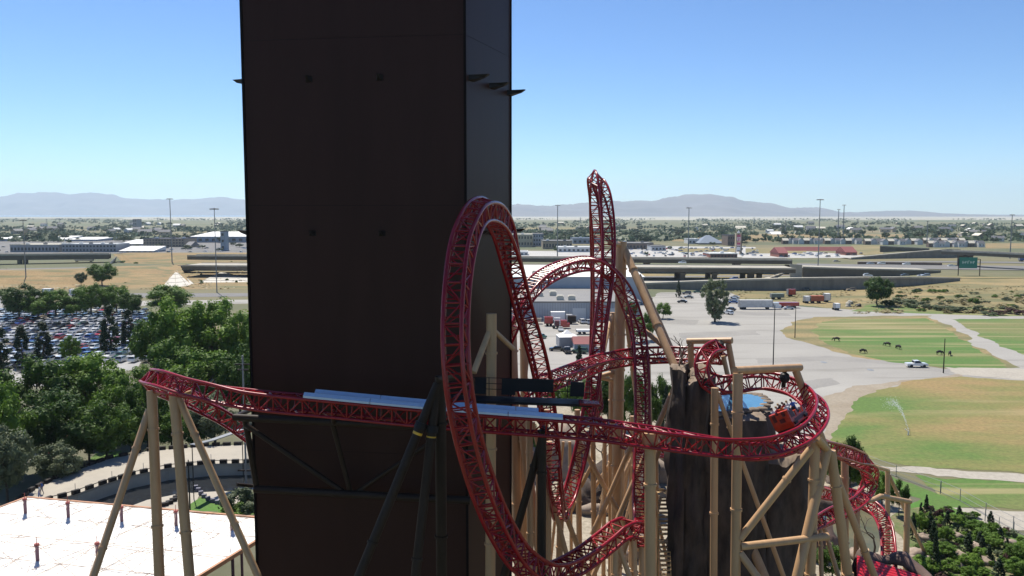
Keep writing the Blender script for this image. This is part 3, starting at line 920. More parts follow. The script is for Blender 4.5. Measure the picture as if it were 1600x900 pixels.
# ================================================================== CLIFF
def rockmat(name, a, b, sc_=.5):
    return mat(name, a, .9, col2=b, scale=sc_, stretch=(1, 1, .35), detail=8, bump=.6)
M_ROCK = rockmat('shaded_brown_rock', (0.12, 0.084, 0.064), (0.024, 0.018, 0.015), 1.1)  # cliff sides turned from the sun, their shade put into the colour
M_ROCKT = rockmat('sunlit_rock_top', (0.29, 0.22, 0.16), (0.13, 0.10, 0.075), 1.1)  # same rock on the sunlit tops, brightness put into the colour
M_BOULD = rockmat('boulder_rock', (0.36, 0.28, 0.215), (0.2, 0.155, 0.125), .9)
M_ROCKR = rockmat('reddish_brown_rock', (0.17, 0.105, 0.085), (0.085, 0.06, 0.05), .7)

def cliff(mb, poly, z0, z1, flute=.6, amp=.5, seed=0, nz=44, topz=.6):
    """upright fluted rock column on an outline, with an uneven top"""
    pts = []
    n = len(poly)
    for k in range(n):
        a, b = Vector(poly[k]), Vector(poly[(k + 1) % n])
        m_ = max(2, int((b - a).length / .28))
        for i in range(m_):
            pts.append(a.lerp(b, i / m_))
    c = sum(pts, Vector((0, 0))) / len(pts)
    rows = []
    for j in range(nz + 1):
        f = j / nz
        row = []
        for p in pts:
            d = (p - c)
            q = Vector((p.x * flute + seed * 7, p.y * flute + seed * 3, z1 * f * .05))
            ridge = abs(noise.noise(q * 1.5))           # sharp grooves between rounded columns
            r = noise.noise(q * .7) * amp * .8 + (ridge - .22) * amp * 1.7 + noise.noise(Vector((p.x * 1.3, p.y * 1.3, f * z1 * .45))) * amp * .7 + noise.noise(Vector((p.x * 4, p.y * 4, f * z1 * 1.4))) * amp * .25 + noise.noise(Vector((p.x * .9 + seed, p.y * .9, 3.1 * math.floor(f * z1 / 2.4 + 1.5 * noise.noise(Vector((p.x * .6, p.y * .6, 8))))))) * amp * .8
            lean = 1.05 - .08 * f - (.09 * max(0, f - .93) / .07)
            pp = c + d * lean + d.normalized() * r
            zz = z0 + (z1 - z0) * f + ((noise.noise(Vector((p.x * .5, p.y * .5, seed))) * topz + (ridge - .2) * topz * .8) * f)
            row.append((pp.x, pp.y, zz))
        rows.append(row)
    mb.grid(rows, True)
    return rows[-1], c

def cliff_top(mb, rim, c, z, seed=0, nr=6, rough=.4):
    rows = [rim]
    for k in range(1, nr + 1):
        f = 1 - k / nr
        row = []
        for p in rim:
            x, y = c.x + (p[0] - c.x) * f, c.y + (p[1] - c.y) * f
            row.append((x, y, z + (p[2] - z) * f * f + .15 + noise.noise(Vector((x * .6, y * .6, seed + 3))) * rough))
        rows.append(row)
    mb.grid(rows, True)

def xy(p): return (p.x, p.y)
cl = thing('rock_cliff', 'huge dark fluted rock cliff with a blue pool on its top', 'rock cliff', (17, 66, 0))
zt1, zt2, zt3 = 27.3, 24.2, 21.0
def column_block(pix, zt, fl, amp, seed, topz, rough):
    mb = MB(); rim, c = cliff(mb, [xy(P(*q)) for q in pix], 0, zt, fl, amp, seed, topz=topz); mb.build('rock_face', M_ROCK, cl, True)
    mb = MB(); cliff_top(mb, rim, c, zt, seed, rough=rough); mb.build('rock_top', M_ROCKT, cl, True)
column_block([(1050, 590, 62.6), (1072, 590, 61.2), (1076, 590, 66), (1054, 590, 67.5)], zt1 + .5, .8, .55, 1, .5, .5)
column_block([(1070, 590, 61.3), (1090, 590, 60.8), (1108, 590, 61.2), (1116, 590, 63), (1110, 590, 68), (1076, 590, 68)], zt1, .7, .6, 4, .7, .6)
column_block([(1104, 650, 61.4), (1150, 650, 60.8), (1200, 650, 61.2), (1206, 645, 66), (1196, 640, 72), (1120, 640, 72)], zt2, .6, .55, 2, .35, .2)
column_block([(1196, 690, 61.4), (1230, 690, 61.2), (1262, 690, 62.2), (1262, 690, 66), (1200, 690, 67)], zt3, .65, .55, 3, .8, .5)
M_POOL = mat('pool_water', (0.07, 0.20, 0.33), .07, var=.12, scale=1.5)
zp = zt2 + .42
pool = [G(1112, 622, zp), G(1130, 616, zp), G(1150, 614.5, zp), G(1174, 615, zp), G(1192, 619, zp), G(1200, 627, zp), G(1190, 637, zp), G(1166, 640, zp), G(1140, 644, zp), G(1118, 646, zp)]
mb = MB(); mb.prism([xy(p) for p in pool], zt2 - .3, zp); mb.build('pool', M_POOL, cl)
for k, (p, q) in enumerate(zip(pool, pool[1:] + pool[:1])):
    for t in (0, .5):
        c = p.lerp(q, t)
        rows = []
        for a_ in range(5):
            ph = math.pi * a_ / 4 * .6
            rows.append([c + Vector((math.sin(ph) * math.cos(th) * .5, math.sin(ph) * math.sin(th) * .36, math.cos(ph) * .2 - .1)) * (1 + .45 * noise.noise(Vector((k * 3.3 + t * 7, math.cos(th) * 2, math.sin(th) * 2)))) for th in [b_ * math.pi / 4 for b_ in range(8)]])
        mb = MB(); mb.grid(rows, True); mb.build('rim_rock', M_ROCKT, cl, True)

def boulder(label, p, size, m, seed, group=None, name='boulder', seg=16):
    rows = []
    for a in range(9):
        ph = math.pi * (a / 8) * .62
        row = []
        for b in range(seg):
            th = 2 * math.pi * b / seg
            d = Vector((math.sin(ph) * math.cos(th), math.sin(ph) * math.sin(th), math.cos(ph)))
            k = 1 + noise.noise(d * 1.4 + Vector((seed * 5.1, 0, 0))) * .38 + noise.noise(d * 3.5 + Vector((seed, 9, 0))) * .16
            row.append((d.x * size[0] * k, d.y * size[1] * k, (d.z + .3) * size[2] * k * .78))
        rows.append(row)
    mb = MB()
    mb.grid(rows, True)
    mb.poly([rows[-1][i] for i in range(seg)])
    o = mb.build(name, m, smooth=True, loc=p)
    o.rotation_euler = (0, 0, seed * 1.7)
    tag(o, label, 'rock', group)
    return o
GB = 'boulders on the sand below the ride'
boulder('large round boulder between the two legs of the U shaped track', G(884, 738), (4.6, 4, 6.4), M_BOULD, 1, GB)
boulder('broad pale boulder with a flat top beside the thick column', G(985, 765), (4.5, 4, 6.5), M_ROCK, 2, GB)
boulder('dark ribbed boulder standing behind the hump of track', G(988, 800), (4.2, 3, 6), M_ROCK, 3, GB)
boulder('flat pale rock slab under the hump of track', G(985, 862), (3.6, 3, 2.6), M_BOULD, 4, GB)
boulder('pale sandstone block in front of the dark ribbed boulder', G(1020, 745), (4, 3, 3.6), M_BOULD, 5, GB)
boulder('small pale rock at the foot of the cross braced columns', G(930, 800), (2.2, 2, 1.4), M_BOULD, 6, GB)
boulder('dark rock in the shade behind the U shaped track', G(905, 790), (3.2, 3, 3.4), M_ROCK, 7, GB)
boulder('low brown rock beside the pond under the helix', G(1272, 862), (3.4, 2.6, 3.8), M_ROCKR, 8, GB)
boulder('dark wet rock at the waterfall end of the pond', G(1300, 800), (2.4, 2, 2.4), M_ROCK, 9, GB)
boulder('long low rock on the bank beyond the pond', G(1310, 745), (5, 2.5, 3), M_BOULD, 10, GB)
boulder('pale boulder half hidden behind the tower corner columns', G(820, 745), (4, 3.5, 5), M_BOULD, 11, GB)
boulder('small pale rock on the near bank of the pond', G(1345, 872), (1.6, 1.4, 1.2), M_BOULD, 12, GB)
boulder('pair sized pale rock at the garden edge near the bent arm post', G(1432, 870), (1.2, 1.0, .9), M_BOULD, 13, GB)
boulder('low pale ledge on the sand under the cross braces', G(960, 840), (3.2, 2.2, 1.2), M_BOULD, 14, GB)
boulder('dark rock beside the foot of the wooden stairs', G(1052, 745), (3.5, 3, 5), M_ROCK, 15, GB)

# pond
M_WATER = mat('pond_water', (0.065, 0.08, 0.05), .3, col2=(.15, .13, .075), scale=.25, bump=.3, spec=.25)
psheet('pond', [(1285, 800), (1320, 790), (1345, 788), (1372, 800), (1380, 830), (1372, 862), (1330, 872), (1300, 850), (1284, 828)], .046, M_WATER)
psheet('pond', [(1270, 812), (1290, 806), (1300, 826), (1280, 840)], .06, mat('pool_blue_water', (0.05, 0.22, 0.30), .15))

# dead branches over the cliff and pond
M_BARK = mat('bark', (0.10, 0.075, 0.055), .9, scale=2)
def branchy(label, base, spread, seed, name='dead_tree', h=2.4, r=.16, group='bare dead trees on the rocks'):
    rr = random.Random(seed)
    root = thing(name, label, 'dead tree', base, 0, group)
    mb = MB()
    def grow(p, d, L, r_, dep):
        q = p + d * L
        k = p.lerp(q, .5) + Vector((rr.uniform(-.1, .1), rr.uniform(-.1, .1), rr.uniform(-.05, .1))) * L
        mb.tube([p, k, q], [r_, r_ * .8, r_ * .6], 6)
        if dep:
            for _ in range(rr.choice((2, 3))):
                nd = (d + Vector((rr.uniform(-1, 1) * spread[0], rr.uniform(-1, 1) * spread[0], rr.uniform(-.3, .6) * spread[1]))).normalized()
                grow(q, nd, L * rr.uniform(.6, .85), r_ * .6, dep - 1)
    grow(Vector(base), Vector((rr.uniform(-.3, .3), rr.uniform(-.3, .3), 1)).normalized(), h * .4, r, 3)
    mb.build('trunk', M_BARK, root, True)
branchy('bare dead tree on the cliff top under the small portal frame', P(1068, 580, 65), (.9, 1), 3, h=3, r=.1)
branchy('second bare dead tree at the front edge of the cliff top', P(1060, 588, 63.4), (1, .8), 5, h=2.4, r=.09)
branchy('dark fallen bare branches beyond the pond', G(1360, 800), (1.4, .3), 8, h=5)
branchy('dark bare branches between the pond and the rock tunnel', G(1365, 868), (1.4, .3), 11, h=5)
branchy('bare dark branches over the dark ribbed boulder', G(1040, 760) + Vector((0, 0, 3)), (1.3, .4), 14, h=7)
branchy('bare dark branches on the sand behind the cross braced columns', G(940, 740), (1.2, .6), 17, h=8)
branchy('low bare branches on the sand beside the trio of columns', G(950, 800), (1.4, .3), 21, h=5)

# tunnel mouth with the red roof
tn = thing('rock_tunnel', 'brown rock tunnel mouth under the red ribbed metal roof', 'tunnel', P(1385, 900, 73))
def rockline(mb, pts, th, seed):
    rows = []
    for k, (p, hgt) in enumerate(pts):
        row = []
        for b in range(10):
            a = 2 * math.pi * b / 10
            n_ = 1 + noise.noise(Vector((k * .6, b * .7, seed))) * .35
            row.append(p + Vector((math.cos(a) * th * .5 * n_, math.cos(a) * th * .6 * n_, math.sin(a) * hgt * n_)))
        rows.append(row)
    mb.grid(rows, True)
    mb.poly(rows[0][::-1]); mb.poly(rows[-1])
mb = MB()
rockline(mb, [(P(1331, 915, 71.5), .5), (P(1333, 888, 72), .55), (P(1339, 869, 72.6), .5), (P(1360, 871, 73.4), .4), (P(1380, 876, 73.8), .35), (P(1400, 872, 73.8), .55), (P(1414, 874, 73.4), .6), (P(1424, 884, 73), .6), (P(1440, 895, 72.4), .5), (P(1454, 908, 71), .5)], 1.1, 1)
mb.build('rock_rim', M_ROCKR, tn, True)
mb = MB()
a, b, c_, d_ = P(1339, 868, 72.2), P(1446, 902, 71.6), P(1470, 985, 64), P(1340, 985, 64)
n_ = 22
for k in range(n_):
    p0, p1 = a.lerp(d_, k / n_), b.lerp(c_, k / n_)
    q0, q1 = a.lerp(d_, (k + .55) / n_), b.lerp(c_, (k + .55) / n_)
    r0, r1 = a.lerp(d_, (k + 1) / n_), b.lerp(c_, (k + 1) / n_)
    up = Vector((0, 0, .03))
    mb.poly([p0 + up, p1 + up, q1 + up, q0 + up]); mb.poly([q0 + up, q1 + up, q1, q0]); mb.poly([q0, q1, r1, r0]); mb.poly([r0, r1, r1 + up, r0 + up])
mb.poly([a - Vector((0, 0, .2)), d_ - Vector((0, 0, .2)), c_ - Vector((0, 0, .2)), b - Vector((0, 0, .2))])
mb.build('roof', mat('red_metal_roof', (0.55, 0.02, 0.035), .4, var=.08), tn)
mb = MB(); cliff(mb, [xy(P(1329, 900, 72.2)), xy(P(1372, 900, 73.6)), xy(P(1366, 900, 72.6)), xy(P(1336, 900, 66))], 0, P(1340, 884, 72).z, .6, .2, 6, 8, .2); cliff(mb, [xy(P(1402, 900, 73.8)), xy(P(1456, 900, 72)), xy(P(1470, 900, 67)), xy(P(1420, 900, 71.8))], 0, P(1420, 898, 72.5).z, .6, .25, 7, 8, .3)
mb.build('rock_wall', M_ROCKR, tn, True)

# wooden stairs beside the cliff
M_WOOD = mat('pale_timber', (0.50, 0.32, 0.14), .7, scale=1.5)
st = thing('wooden_stairs', 'steep pale wooden stairs along the edge of the dark cliff', 'stairs', P(1040, 890, 62))
top, bot = P(1037, 782, 66.5), P(1040, 905, 60.5)
x1 = Vector((.42, 0, 0))
for k in range(19):
    p = top.lerp(bot, k / 18)
    if k == 9: continue
    mb = MB(); mb.box(p, (.84, .3, .09)); mb.build('step', M_WOOD, st)
mb = MB()
for s in (-1, 1):
    mb.bar(top + x1 * s - Vector((0, 0, .1)), bot + x1 * s - Vector((0, 0, .1)), .06, .2)
mb.build('stringer', M_WOOD, st)
mb = MB(); mb.box(P(1037, 773, 67.2), (.95, 1.6, .1)); mb.box(top.lerp(bot, .54), (.9, .7, .08)); mb.build('landing', M_WOOD, st)
mb = MB()
for s in (-1, 1):
    mb.tube([top + x1 * s, ground_from(top + x1 * s, top + x1 * s - Vector((0, 0, 1)))], .07, 6)
    mb.tube([bot + x1 * s, ground_from(bot + x1 * s, bot + x1 * s - Vector((0, 0, 1)))], .07, 6)
mb.build('post', M_WOOD, st)
mb = MB(); mb.bar(P(1036.5, 771, 68.2), P(1037.5, 764, 68.3), .95, .5)
mb.build('back_board', M_WOOD, st)

# ================================================================== WHITE FABRIC PAVILION
ZR = 7.0
K1, K2 = G(42, 777, ZR), G(452, 813, ZR)
vec = (G(308, 902, ZR) - K2) * 1.7
K4, K3 = K1 + vec, K2 + vec
pv = thing('fabric_pavilion', 'large white tensioned fabric pavilion roof with short masts poking through', 'pavilion', ((K1.x + K3.x) / 2, (K1.y + K3.y) / 2, 0))
M_FAB = mat('white_fabric', (0.78, 0.765, 0.72), .7, var=.05, scale=.5, detail=8)
mast_px = [(40, 806), (107, 812), (190.5, 819), (275.5, 826), (59, 881), (153, 879), (362, 832), (250, 886), (-20, 870)]
masts = [G(x, y, ZR) for x, y in mast_px]
NX, NY = 90, 56
rows = []
for j in range(NY + 1):
    row = []
    for i in range(NX + 1):
        p = K1.lerp(K2, i / NX).lerp(K4.lerp(K3, i / NX), j / NY)
        e = min(i, NX - i, j * 1.2, (NY - j) * 1.2)
        d = min((p - m_).length for m_ in masts)
        z = ZR + .34 * math.exp(-(d / 1.1) ** 2) - .22 * (1 - math.exp(-d / 3.5)) * min(1, e / 8) + noise.noise(p * .35) * .07
        row.append((p.x, p.y, z))
    rows.append(row)
mb = MB(); mb.grid(rows); mb.build('fabric_roof', M_FAB, pv, True)
M_MAST = mat('purple_brown_mast', (0.13, 0.06, 0.085), .5)
M_MASTR = mat('red_mast_cap', (0.33, 0.075, 0.06), .6)
M_CABLE = mat('cable_sleeve', (0.46, 0.34, 0.27), .6)
for i, m_ in enumerate(masts):
    t = .0
    mb = MB(); mb.tube([Vector((m_.x, m_.y, 0.0)), Vector((m_.x, m_.y, ZR + 1.9))], .17, 10); o = mb.build('mast', M_MAST, pv, True)
    mb = MB(); mb.tube([Vector((m_.x, m_.y, ZR + 1.82)), Vector((m_.x, m_.y, ZR + 2.0))], [.24, .22], 10); mb.tube([Vector((m_.x, m_.y, ZR + 2.0)), Vector((m_.x, m_.y, ZR + 2.6))], .03, 5); mb.build('cap', M_MASTR, o, True)
    mb = MB()
    for k in range(8):
        a = k * math.pi / 4 + .3
        L = 5.6
        q = Vector((m_.x + math.cos(a) * L, m_.y + math.sin(a) * L, ZR + .02))
        mb.tube([Vector((m_.x, m_.y, ZR + 1.8)), q], .024, 5)
    mb.build('stay_cable', M_CABLE, pv)
mb = MB()      # seams sewn across the fabric
for k in range(1, 7):
    a, b = K1.lerp(K2, k / 7), K4.lerp(K3, k / 7)
    mb.tube([a.lerp(b, t / 12) + Vector((0, 0, .02)) for t in range(13)], .03, 5)
for k in range(1, 5):
    a, b = K1.lerp(K4, k / 5), K2.lerp(K3, k / 5)
    mb.tube([a.lerp(b, t / 12) + Vector((0, 0, .02)) for t in range(13)], .03, 5)
mb.build('seam_cable', M_CABLE, pv)
for a, b in ((K1, K2), (K2, K3), (K1, K4)):
    mb = MB(); mb.bar(a - Vector((0, 0, .1)), b - Vector((0, 0, .1)), .28, .4); mb.build('edge_beam', mat('orange_tan_beam', (0.42, 0.20, 0.10), .6), pv)
for t in (0, .33, .66, 1):
    for a, b in ((K1, K4), (K2, K3)):
        p = a.lerp(b, t)
        mb = MB(); mb.tube([Vector((p.x, p.y, 0)), Vector((p.x, p.y, ZR - .3))], .14, 8); mb.build('column', M_MAST, pv, True)

# ================================================================== WALKWAY BRIDGE AND CHANNEL
ZW = 2.0
up_edge = [(-60, 838), (0, 806), (48, 768), (100, 741), (170, 717), (235, 704), (320, 697), (405, 694), (480, 694)]
lo_edge = [(-60, 858), (20, 812), (75, 783), (118, 772), (160, 757), (205, 743), (262, 731), (330, 724.5), (405, 723), (480, 723)]
U_ = [G(x, y, ZW) for x, y in up_edge]
L_ = [G(x, y, ZW) for x, y in lo_edge]
mb = MB()
mb.prism([xy(p) for p in U_] + [xy(p) for p in L_[::-1]], ZW - .25, ZW)
tag(mb.build('walkway', mat('pale_walkway_concrete', (0.37, 0.335, 0.28), .9, var=.08, scale=.3)), kind='structure')
mb = MB()
for a, b in zip(L_[1:-1], L_[2:]):
    mb.bar(a + Vector((0, .3, -1.15)), b + Vector((0, .3, -1.15)), .3, 1.7)
wl = tag(mb.build('bridge_wall', M_CONC), 'grey concrete side wall of the curved walkway bridge over the dark channel', 'wall')
rl = thing('bridge_railing', 'low dark railing with planter boxes along the near side of the curved walkway', 'railing', L_[4])
mb = MB()
dense = []
for a, b in zip(L_[:-1], L_[1:]):
    n_ = max(1, int((b - a).length / 1.5))
    dense += [a.lerp(b, i / n_) for i in range(n_)]
mb.tube([p + Vector((0, 0, .5)) for p in dense], .06, 6)
mb.build('rail', M_DARK, rl)
for i, p in enumerate(dense):
    d = dense[min(i + 1, len(dense) - 1)] - dense[max(i - 1, 0)]
    mb = MB(); mb.box(p + Vector((0, .1, .3)), (1.05, .5, .55), math.atan2(d.y, d.x)); mb.build('planter_box', M_DARK, rl)
    if i % 3 == 0:
        mb = MB(); mb.tube([p, p + Vector((0, 0, 1.5))], .035, 5); mb.build('post', M_STEEL, rl)
rl2 = thing('bridge_railing', 'low dark kerb railing along the far planted side of the curved walkway', 'railing', U_[4])
dense = []
for a, b in zip(U_[:-1], U_[1:]):
    n_ = max(1, int((b - a).length / 1.6))
    dense += [a.lerp(b, i / n_) for i in range(n_)]
for i, p in enumerate(dense):
    d = dense[min(i + 1, len(dense) - 1)] - dense[max(i - 1, 0)]
    mb = MB(); mb.box(p + Vector((0, .1, .25)), (1.2, .5, .5), math.atan2(d.y, d.x)); mb.build('planter_box', M_DARK, rl2)
psheet('shaded_channel_floor', [(90, 800), (160, 770), (210, 752), (262, 741), (330, 735), (480, 734), (480, 766), (405, 764), (330, 768), (262, 778), (200, 796), (130, 840)], .05, mat('channel_shade', (0.02, 0.022, 0.025), .15))  # dark sheet standing in for the shade below the bridge wall
psheet('path', [(180, 800), (230, 781), (262, 775), (290, 769), (312, 772), (300, 800), (250, 815)], .06, MATS['pale_walkway_concrete'])
psheet('path', [(300, 770), (350, 767), (375, 772), (380, 786), (345, 788), (325, 782), (312, 772)], .062, MATS['pale_walkway_concrete'])
psheet('lawn', [(290, 792), (315, 776), (330, 786), (350, 791), (405, 796), (440, 812), (420, 830), (290, 830)], .068, M_LAWN)
hg = thing('planter_edging', 'curved row of dark planter boxes at the edge of the small lawn', 'edging', G(320, 778))
for x, y in ((306, 764), (310, 768), (314, 773), (319, 778), (325, 782), (332, 785), (340, 787.5), (348, 789.5)):
    mb = MB(); p = G(x, y); mb.box(p + Vector((0, 0, .3)), (.6, .5, .5), rnd.uniform(0, 1)); mb.build('planter_box', mat('blue_grey_block', (.12, .12, .16), .7), hg)
hg = thing('planter_edging', 'short row of dark planter boxes curving up from the pavilion roof edge', 'edging', G(265, 785))
for x, y in ((258, 791), (265, 788), (271, 784), (276, 780), (280, 776)):
    mb = MB(); p = G(x, y); mb.box(p + Vector((0, 0, .3)), (.9, .5, .5), .6); mb.build('planter_box', M_DARK, hg)
psheet('lawn', [(140, 718), (150, 708), (190, 704), (188, 714), (160, 722)], .05, M_LAWN)
psheet('path', [(-80, 745), (40, 712), (60, 700), (70, 704), (50, 722), (-80, 775)], .055, M_LOT)

def lamp_post(label, base, h, r, m, arm=None, name='lamp_post', cat='lamp post', group=None, head='box'):
    o = thing(name, label, cat, base, 0, group)
    b = Vector(base)
    mb = MB(); mb.tube([b, b + Vector((0, 0, h))], [r, r * .6], 8); mb.build('pole', m, o, True)
    if head == 'ring':
        mb = MB()
        for k in range(8):
            a = k * math.pi / 4
            q = b + Vector((math.cos(a) * h * .042, math.sin(a) * h * .042, h - .3))
            mb.tube([b + Vector((0, 0, h - .2)), q], r * .4, 5)
            mb.box(q - Vector((0, 0, .25)), (1.0, .6, .5), a)
        mb.build('lamp_ring', M_STEEL, o)
    elif head == 'box':
        mb = MB()
        for s in (arm or (-1, 1)):
            mb.tube([b + Vector((0, 0, h - .1)), b + Vector((s * .9, 0, h))], r * .5, 5)
            mb.box(b + Vector((s * 1.1, 0, h)), (.7, .35, .15))
        mb.build('lamp_head', M_STEEL, o)
    return o
lamp_post('thin dark pole of the walkway at the pavilion end between tan columns', G(297, 800), 7.2, .12, M_DARK, head=None, name='pole', cat='pole')
up_ = thing('utility_pole', 'slim grey utility pole with two short brown cross arms beside the tower edge', 'pole', G(385, 760))
b = G(385, 760)
mb = MB(); mb.tube([b, b + Vector((0, 0, 19.5))], .14, 8); mb.build('pole', M_STEEL, up_, True)
for hh, yy in ((18.2, 1.1), (17.4, .8), (2.4, 1.2)):
    mb = MB(); mb.bar(b + Vector((-yy, 0, hh)), b + Vector((yy, 0, hh)), .18, .2); mb.build('cross_arm', M_BROWN_SHADE, up_)
ps = [P(300, 695, 112), P(330, 688, 116), P(365, 676, 120), P(378, 671, 122)]
rf = thing('shade_strip', 'long thin grey shade roof strip above the path near the tower edge', 'shade roof', ground_from(ps[0], ps[0] - Vector((0, 0, 1))))
mb = MB()
for a, b in zip(ps[:-1], ps[1:]):
    mb.bar(a, b, .9, .12)
mb.build('roof_sheet', M_STEEL, rf)
for p in ps[::3]:
    mb = MB(); mb.tube([p, ground_from(p, p - Vector((0, 0, 1)))], .07, 6); mb.build('post', M_DARK, rf)

# people and small things on the walkway
person('standing', 'white', 'blue', 'visitor in white top and blue trousers on the walkway by the first pavilion mast', Matrix.Translation(G(62, 778, ZW)) @ Matrix.Rotation(2, 4, 'Z'), group='visitors on the walkway')
person('standing', 'blue', 'grey', 'visitor in blue top beside the one in white on the walkway', Matrix.Translation(G(66, 772, ZW)) @ Matrix.Rotation(2.4, 4, 'Z'), group='visitors on the walkway')
person('standing', 'red', 'khaki', 'visitor in a bright red top at the foot of the hump of track', Matrix.Translation(G(953, 893)) @ Matrix.Rotation(1, 4, 'Z'))
M_UMB = mat('red_canvas', (0.62, 0.05, 0.05), .8)
for x, y, d, cc, txt in ((65, 705, 132, M_UMB, 'red patio umbrella nearest the shaded bushes'), (79, 711, 128, M_UMB, 'red patio umbrella beside the planted path'), (96, 700, 136, mat('orange_canvas', (.55, .17, .09), .8), 'orange patio umbrella under the dark trees'), (62, 712, 130, mat('lavender_canvas', (.55, .52, .68), .8), 'pale lavender patio umbrella beside the red ones')):
    p = P(x, y, d); p.z = 0
    u = thing('patio_umbrella', txt, 'umbrella', p, 0, 'patio umbrellas under the trees')
    mb = MB(); mb.tube([p, p + Vector((0, 0, 2.7))], .04, 6); mb.build('pole', M_STEEL, u)
    mb = MB(); mb.grid([[p + Vector((math.cos(a) * 1.5, math.sin(a) * 1.5, 2.2)) for a in [k * math.pi / 4 for k in range(8)]], [p + Vector((math.cos(a) * .05, math.sin(a) * .05, 2.75)) for a in [k * math.pi / 4 for k in range(8)]]], True); mb.build('canopy', cc, u)
# ================================================================== TREES
L_BROAD = leafmat('broad_foliage', (0.022, 0.058, 0.009), (0.135, 0.235, 0.03), .32)
L_BRIGHT = leafmat('bright_foliage', (0.055, 0.125, 0.013), (0.19, 0.31, 0.04), .34)
L_DARK = leafmat('dark_conifer_foliage', (0.012, 0.028, 0.012), (0.035, 0.065, 0.024), .1)
L_GREY = leafmat('grey_green_foliage', (0.06, 0.085, 0.042), (0.17, 0.205, 0.105), .2)
L_FAR = leafmat('far_foliage', (0.018, 0.042, 0.013), (0.06, 0.105, 0.032), .1)
L_PURP = leafmat('purple_foliage', (0.05, 0.02, 0.025), (0.10, 0.05, 0.04), .2)

def crown_mb(seed, kind, blobs=62, leaves=95, ls=.027):
    rr = random.Random(seed)
    mb = MB()
    cs = []
    for k in range(blobs):
        if kind == 'broad':
            while True:
                d = Vector((rr.uniform(-1, 1), rr.uniform(-1, 1), rr.uniform(-.8, 1)))
                if .35 < d.length < 1: break
            lob = 1 + .28 * noise.noise(Vector((math.atan2(d.y, d.x) * 1.3, seed, d.z)))
            c = Vector((d.x * .40 * lob, d.y * .40 * lob, .58 + d.z * .36))
            r = rr.uniform(.075, .135)
        elif kind == 'cypress':
            z = rr.uniform(.06, .97)
            w_ = .13 * (1 - (z - .3) ** 2 * 1.6) * (1 if z < .8 else (1 - z) / .2 + .1)
            a = rr.uniform(0, 6.28)
            c = Vector((math.cos(a) * w_ * .7, math.sin(a) * w_ * .7, z)); r = rr.uniform(.035, .06)
        elif kind == 'conifer':
            z = rr.uniform(.1, .98)
            w_ = .26 * (1 - z) + .015
            a = rr.uniform(0, 6.28)
            q = rr.uniform(.4, 1)
            c = Vector((math.cos(a) * w_ * q, math.sin(a) * w_ * q, z - .05 * q)); r = rr.uniform(.03, .055)
        elif kind == 'vase':
            a = rr.uniform(0, 6.28); z = rr.uniform(.09, .97)
            w_ = .36 * min(1, (z + .06) * 1.9) * (1 if z < .6 else 1 - (z - .6) * .95)
            q = rr.uniform(.45, 1.0)
            c = Vector((math.cos(a) * w_ * q, math.sin(a) * w_ * q, z)); r = rr.uniform(.05, .085)
        else:       # shrub
            a = rr.uniform(0, 6.28); q = math.sqrt(rr.uniform(0, 1))
            c = Vector((math.cos(a) * .5 * q, math.sin(a) * .5 * q, .18 + .58 * rr.uniform(.2, 1) * (1 - .55 * q * q))); r = rr.uniform(.1, .2)
        cs.append((c, r))
    for c, r in cs:     # shaded inner mass
        rows = []
        for a in range(4):
            ph = math.pi * (a + .5) / 4
            rows.append([c + Vector((math.sin(ph) * math.cos(t), math.sin(ph) * math.sin(t), math.cos(ph))) * r * .62 * rr.uniform(.8, 1.15) for t in [q * 1.0472 for q in range(6)]])
        mb.grid(rows, True); mb.poly(rows[0][::-1]); mb.poly(rows[-1])
    for c, r in cs:
        for k in range(leaves):
            d = Vector((rr.gauss(0, 1), rr.gauss(0, 1), rr.gauss(.25, 1))).normalized()
            p = c + d * r * rr.uniform(.65, 1.12)
            if kind in ('vase', 'cypress'):
                up = Vector((d.x * .5, d.y * .5, 1)).normalized()
            else:
                up = Vector((rr.uniform(-1, 1), rr.uniform(-1, 1), rr.uniform(-.6, .6))).normalized()
            n_ = (d + Vector((rr.uniform(-.8, .8), rr.uniform(-.8, .8), rr.uniform(-.2, .9)))).normalized()
            x = (up - n_ * up.dot(n_)).normalized()
            y = n_.cross(x)
            s_ = ls * rr.uniform(.6, 1.35)
            mb.poly([p - x * s_ * .8, p - y * s_ * .42 + n_ * s_ * .1, p + x * s_ * .8, p + y * s_ * .42 + n_ * s_ * .1])
    return mb

def trunk_mb(seed, kind):
    rr = random.Random(seed)
    mb = MB()
    hgt = {'broad': .5, 'cypress': .5, 'conifer': .85, 'vase': .3, 'shrub': .2}[kind]
    r = {'broad': .024, 'cypress': .02, 'conifer': .018, 'vase': .03, 'shrub': .02}[kind]
    pts = [Vector((rr.uniform(-.012, .012), rr.uniform(-.012, .012), hgt * k / 4)) for k in range(5)]
    mb.tube(pts, [r * (1 - .14 * k) for k in range(5)], 8)
    if kind in ('broad', 'vase', 'shrub'):
        for k in range(6):
            a = k * 1.05 + rr.uniform(-.3, .3)
            z = hgt * rr.uniform(.45, .95)
            e = Vector((math.cos(a) * .26, math.sin(a) * .26, z + rr.uniform(.14, .3)))
            mb.tube([Vector((0, 0, z)), Vector((0, 0, z)).lerp(e, .5) + Vector((0, 0, .03)), e], [r * .55, r * .4, r * .2], 5)
    return mb

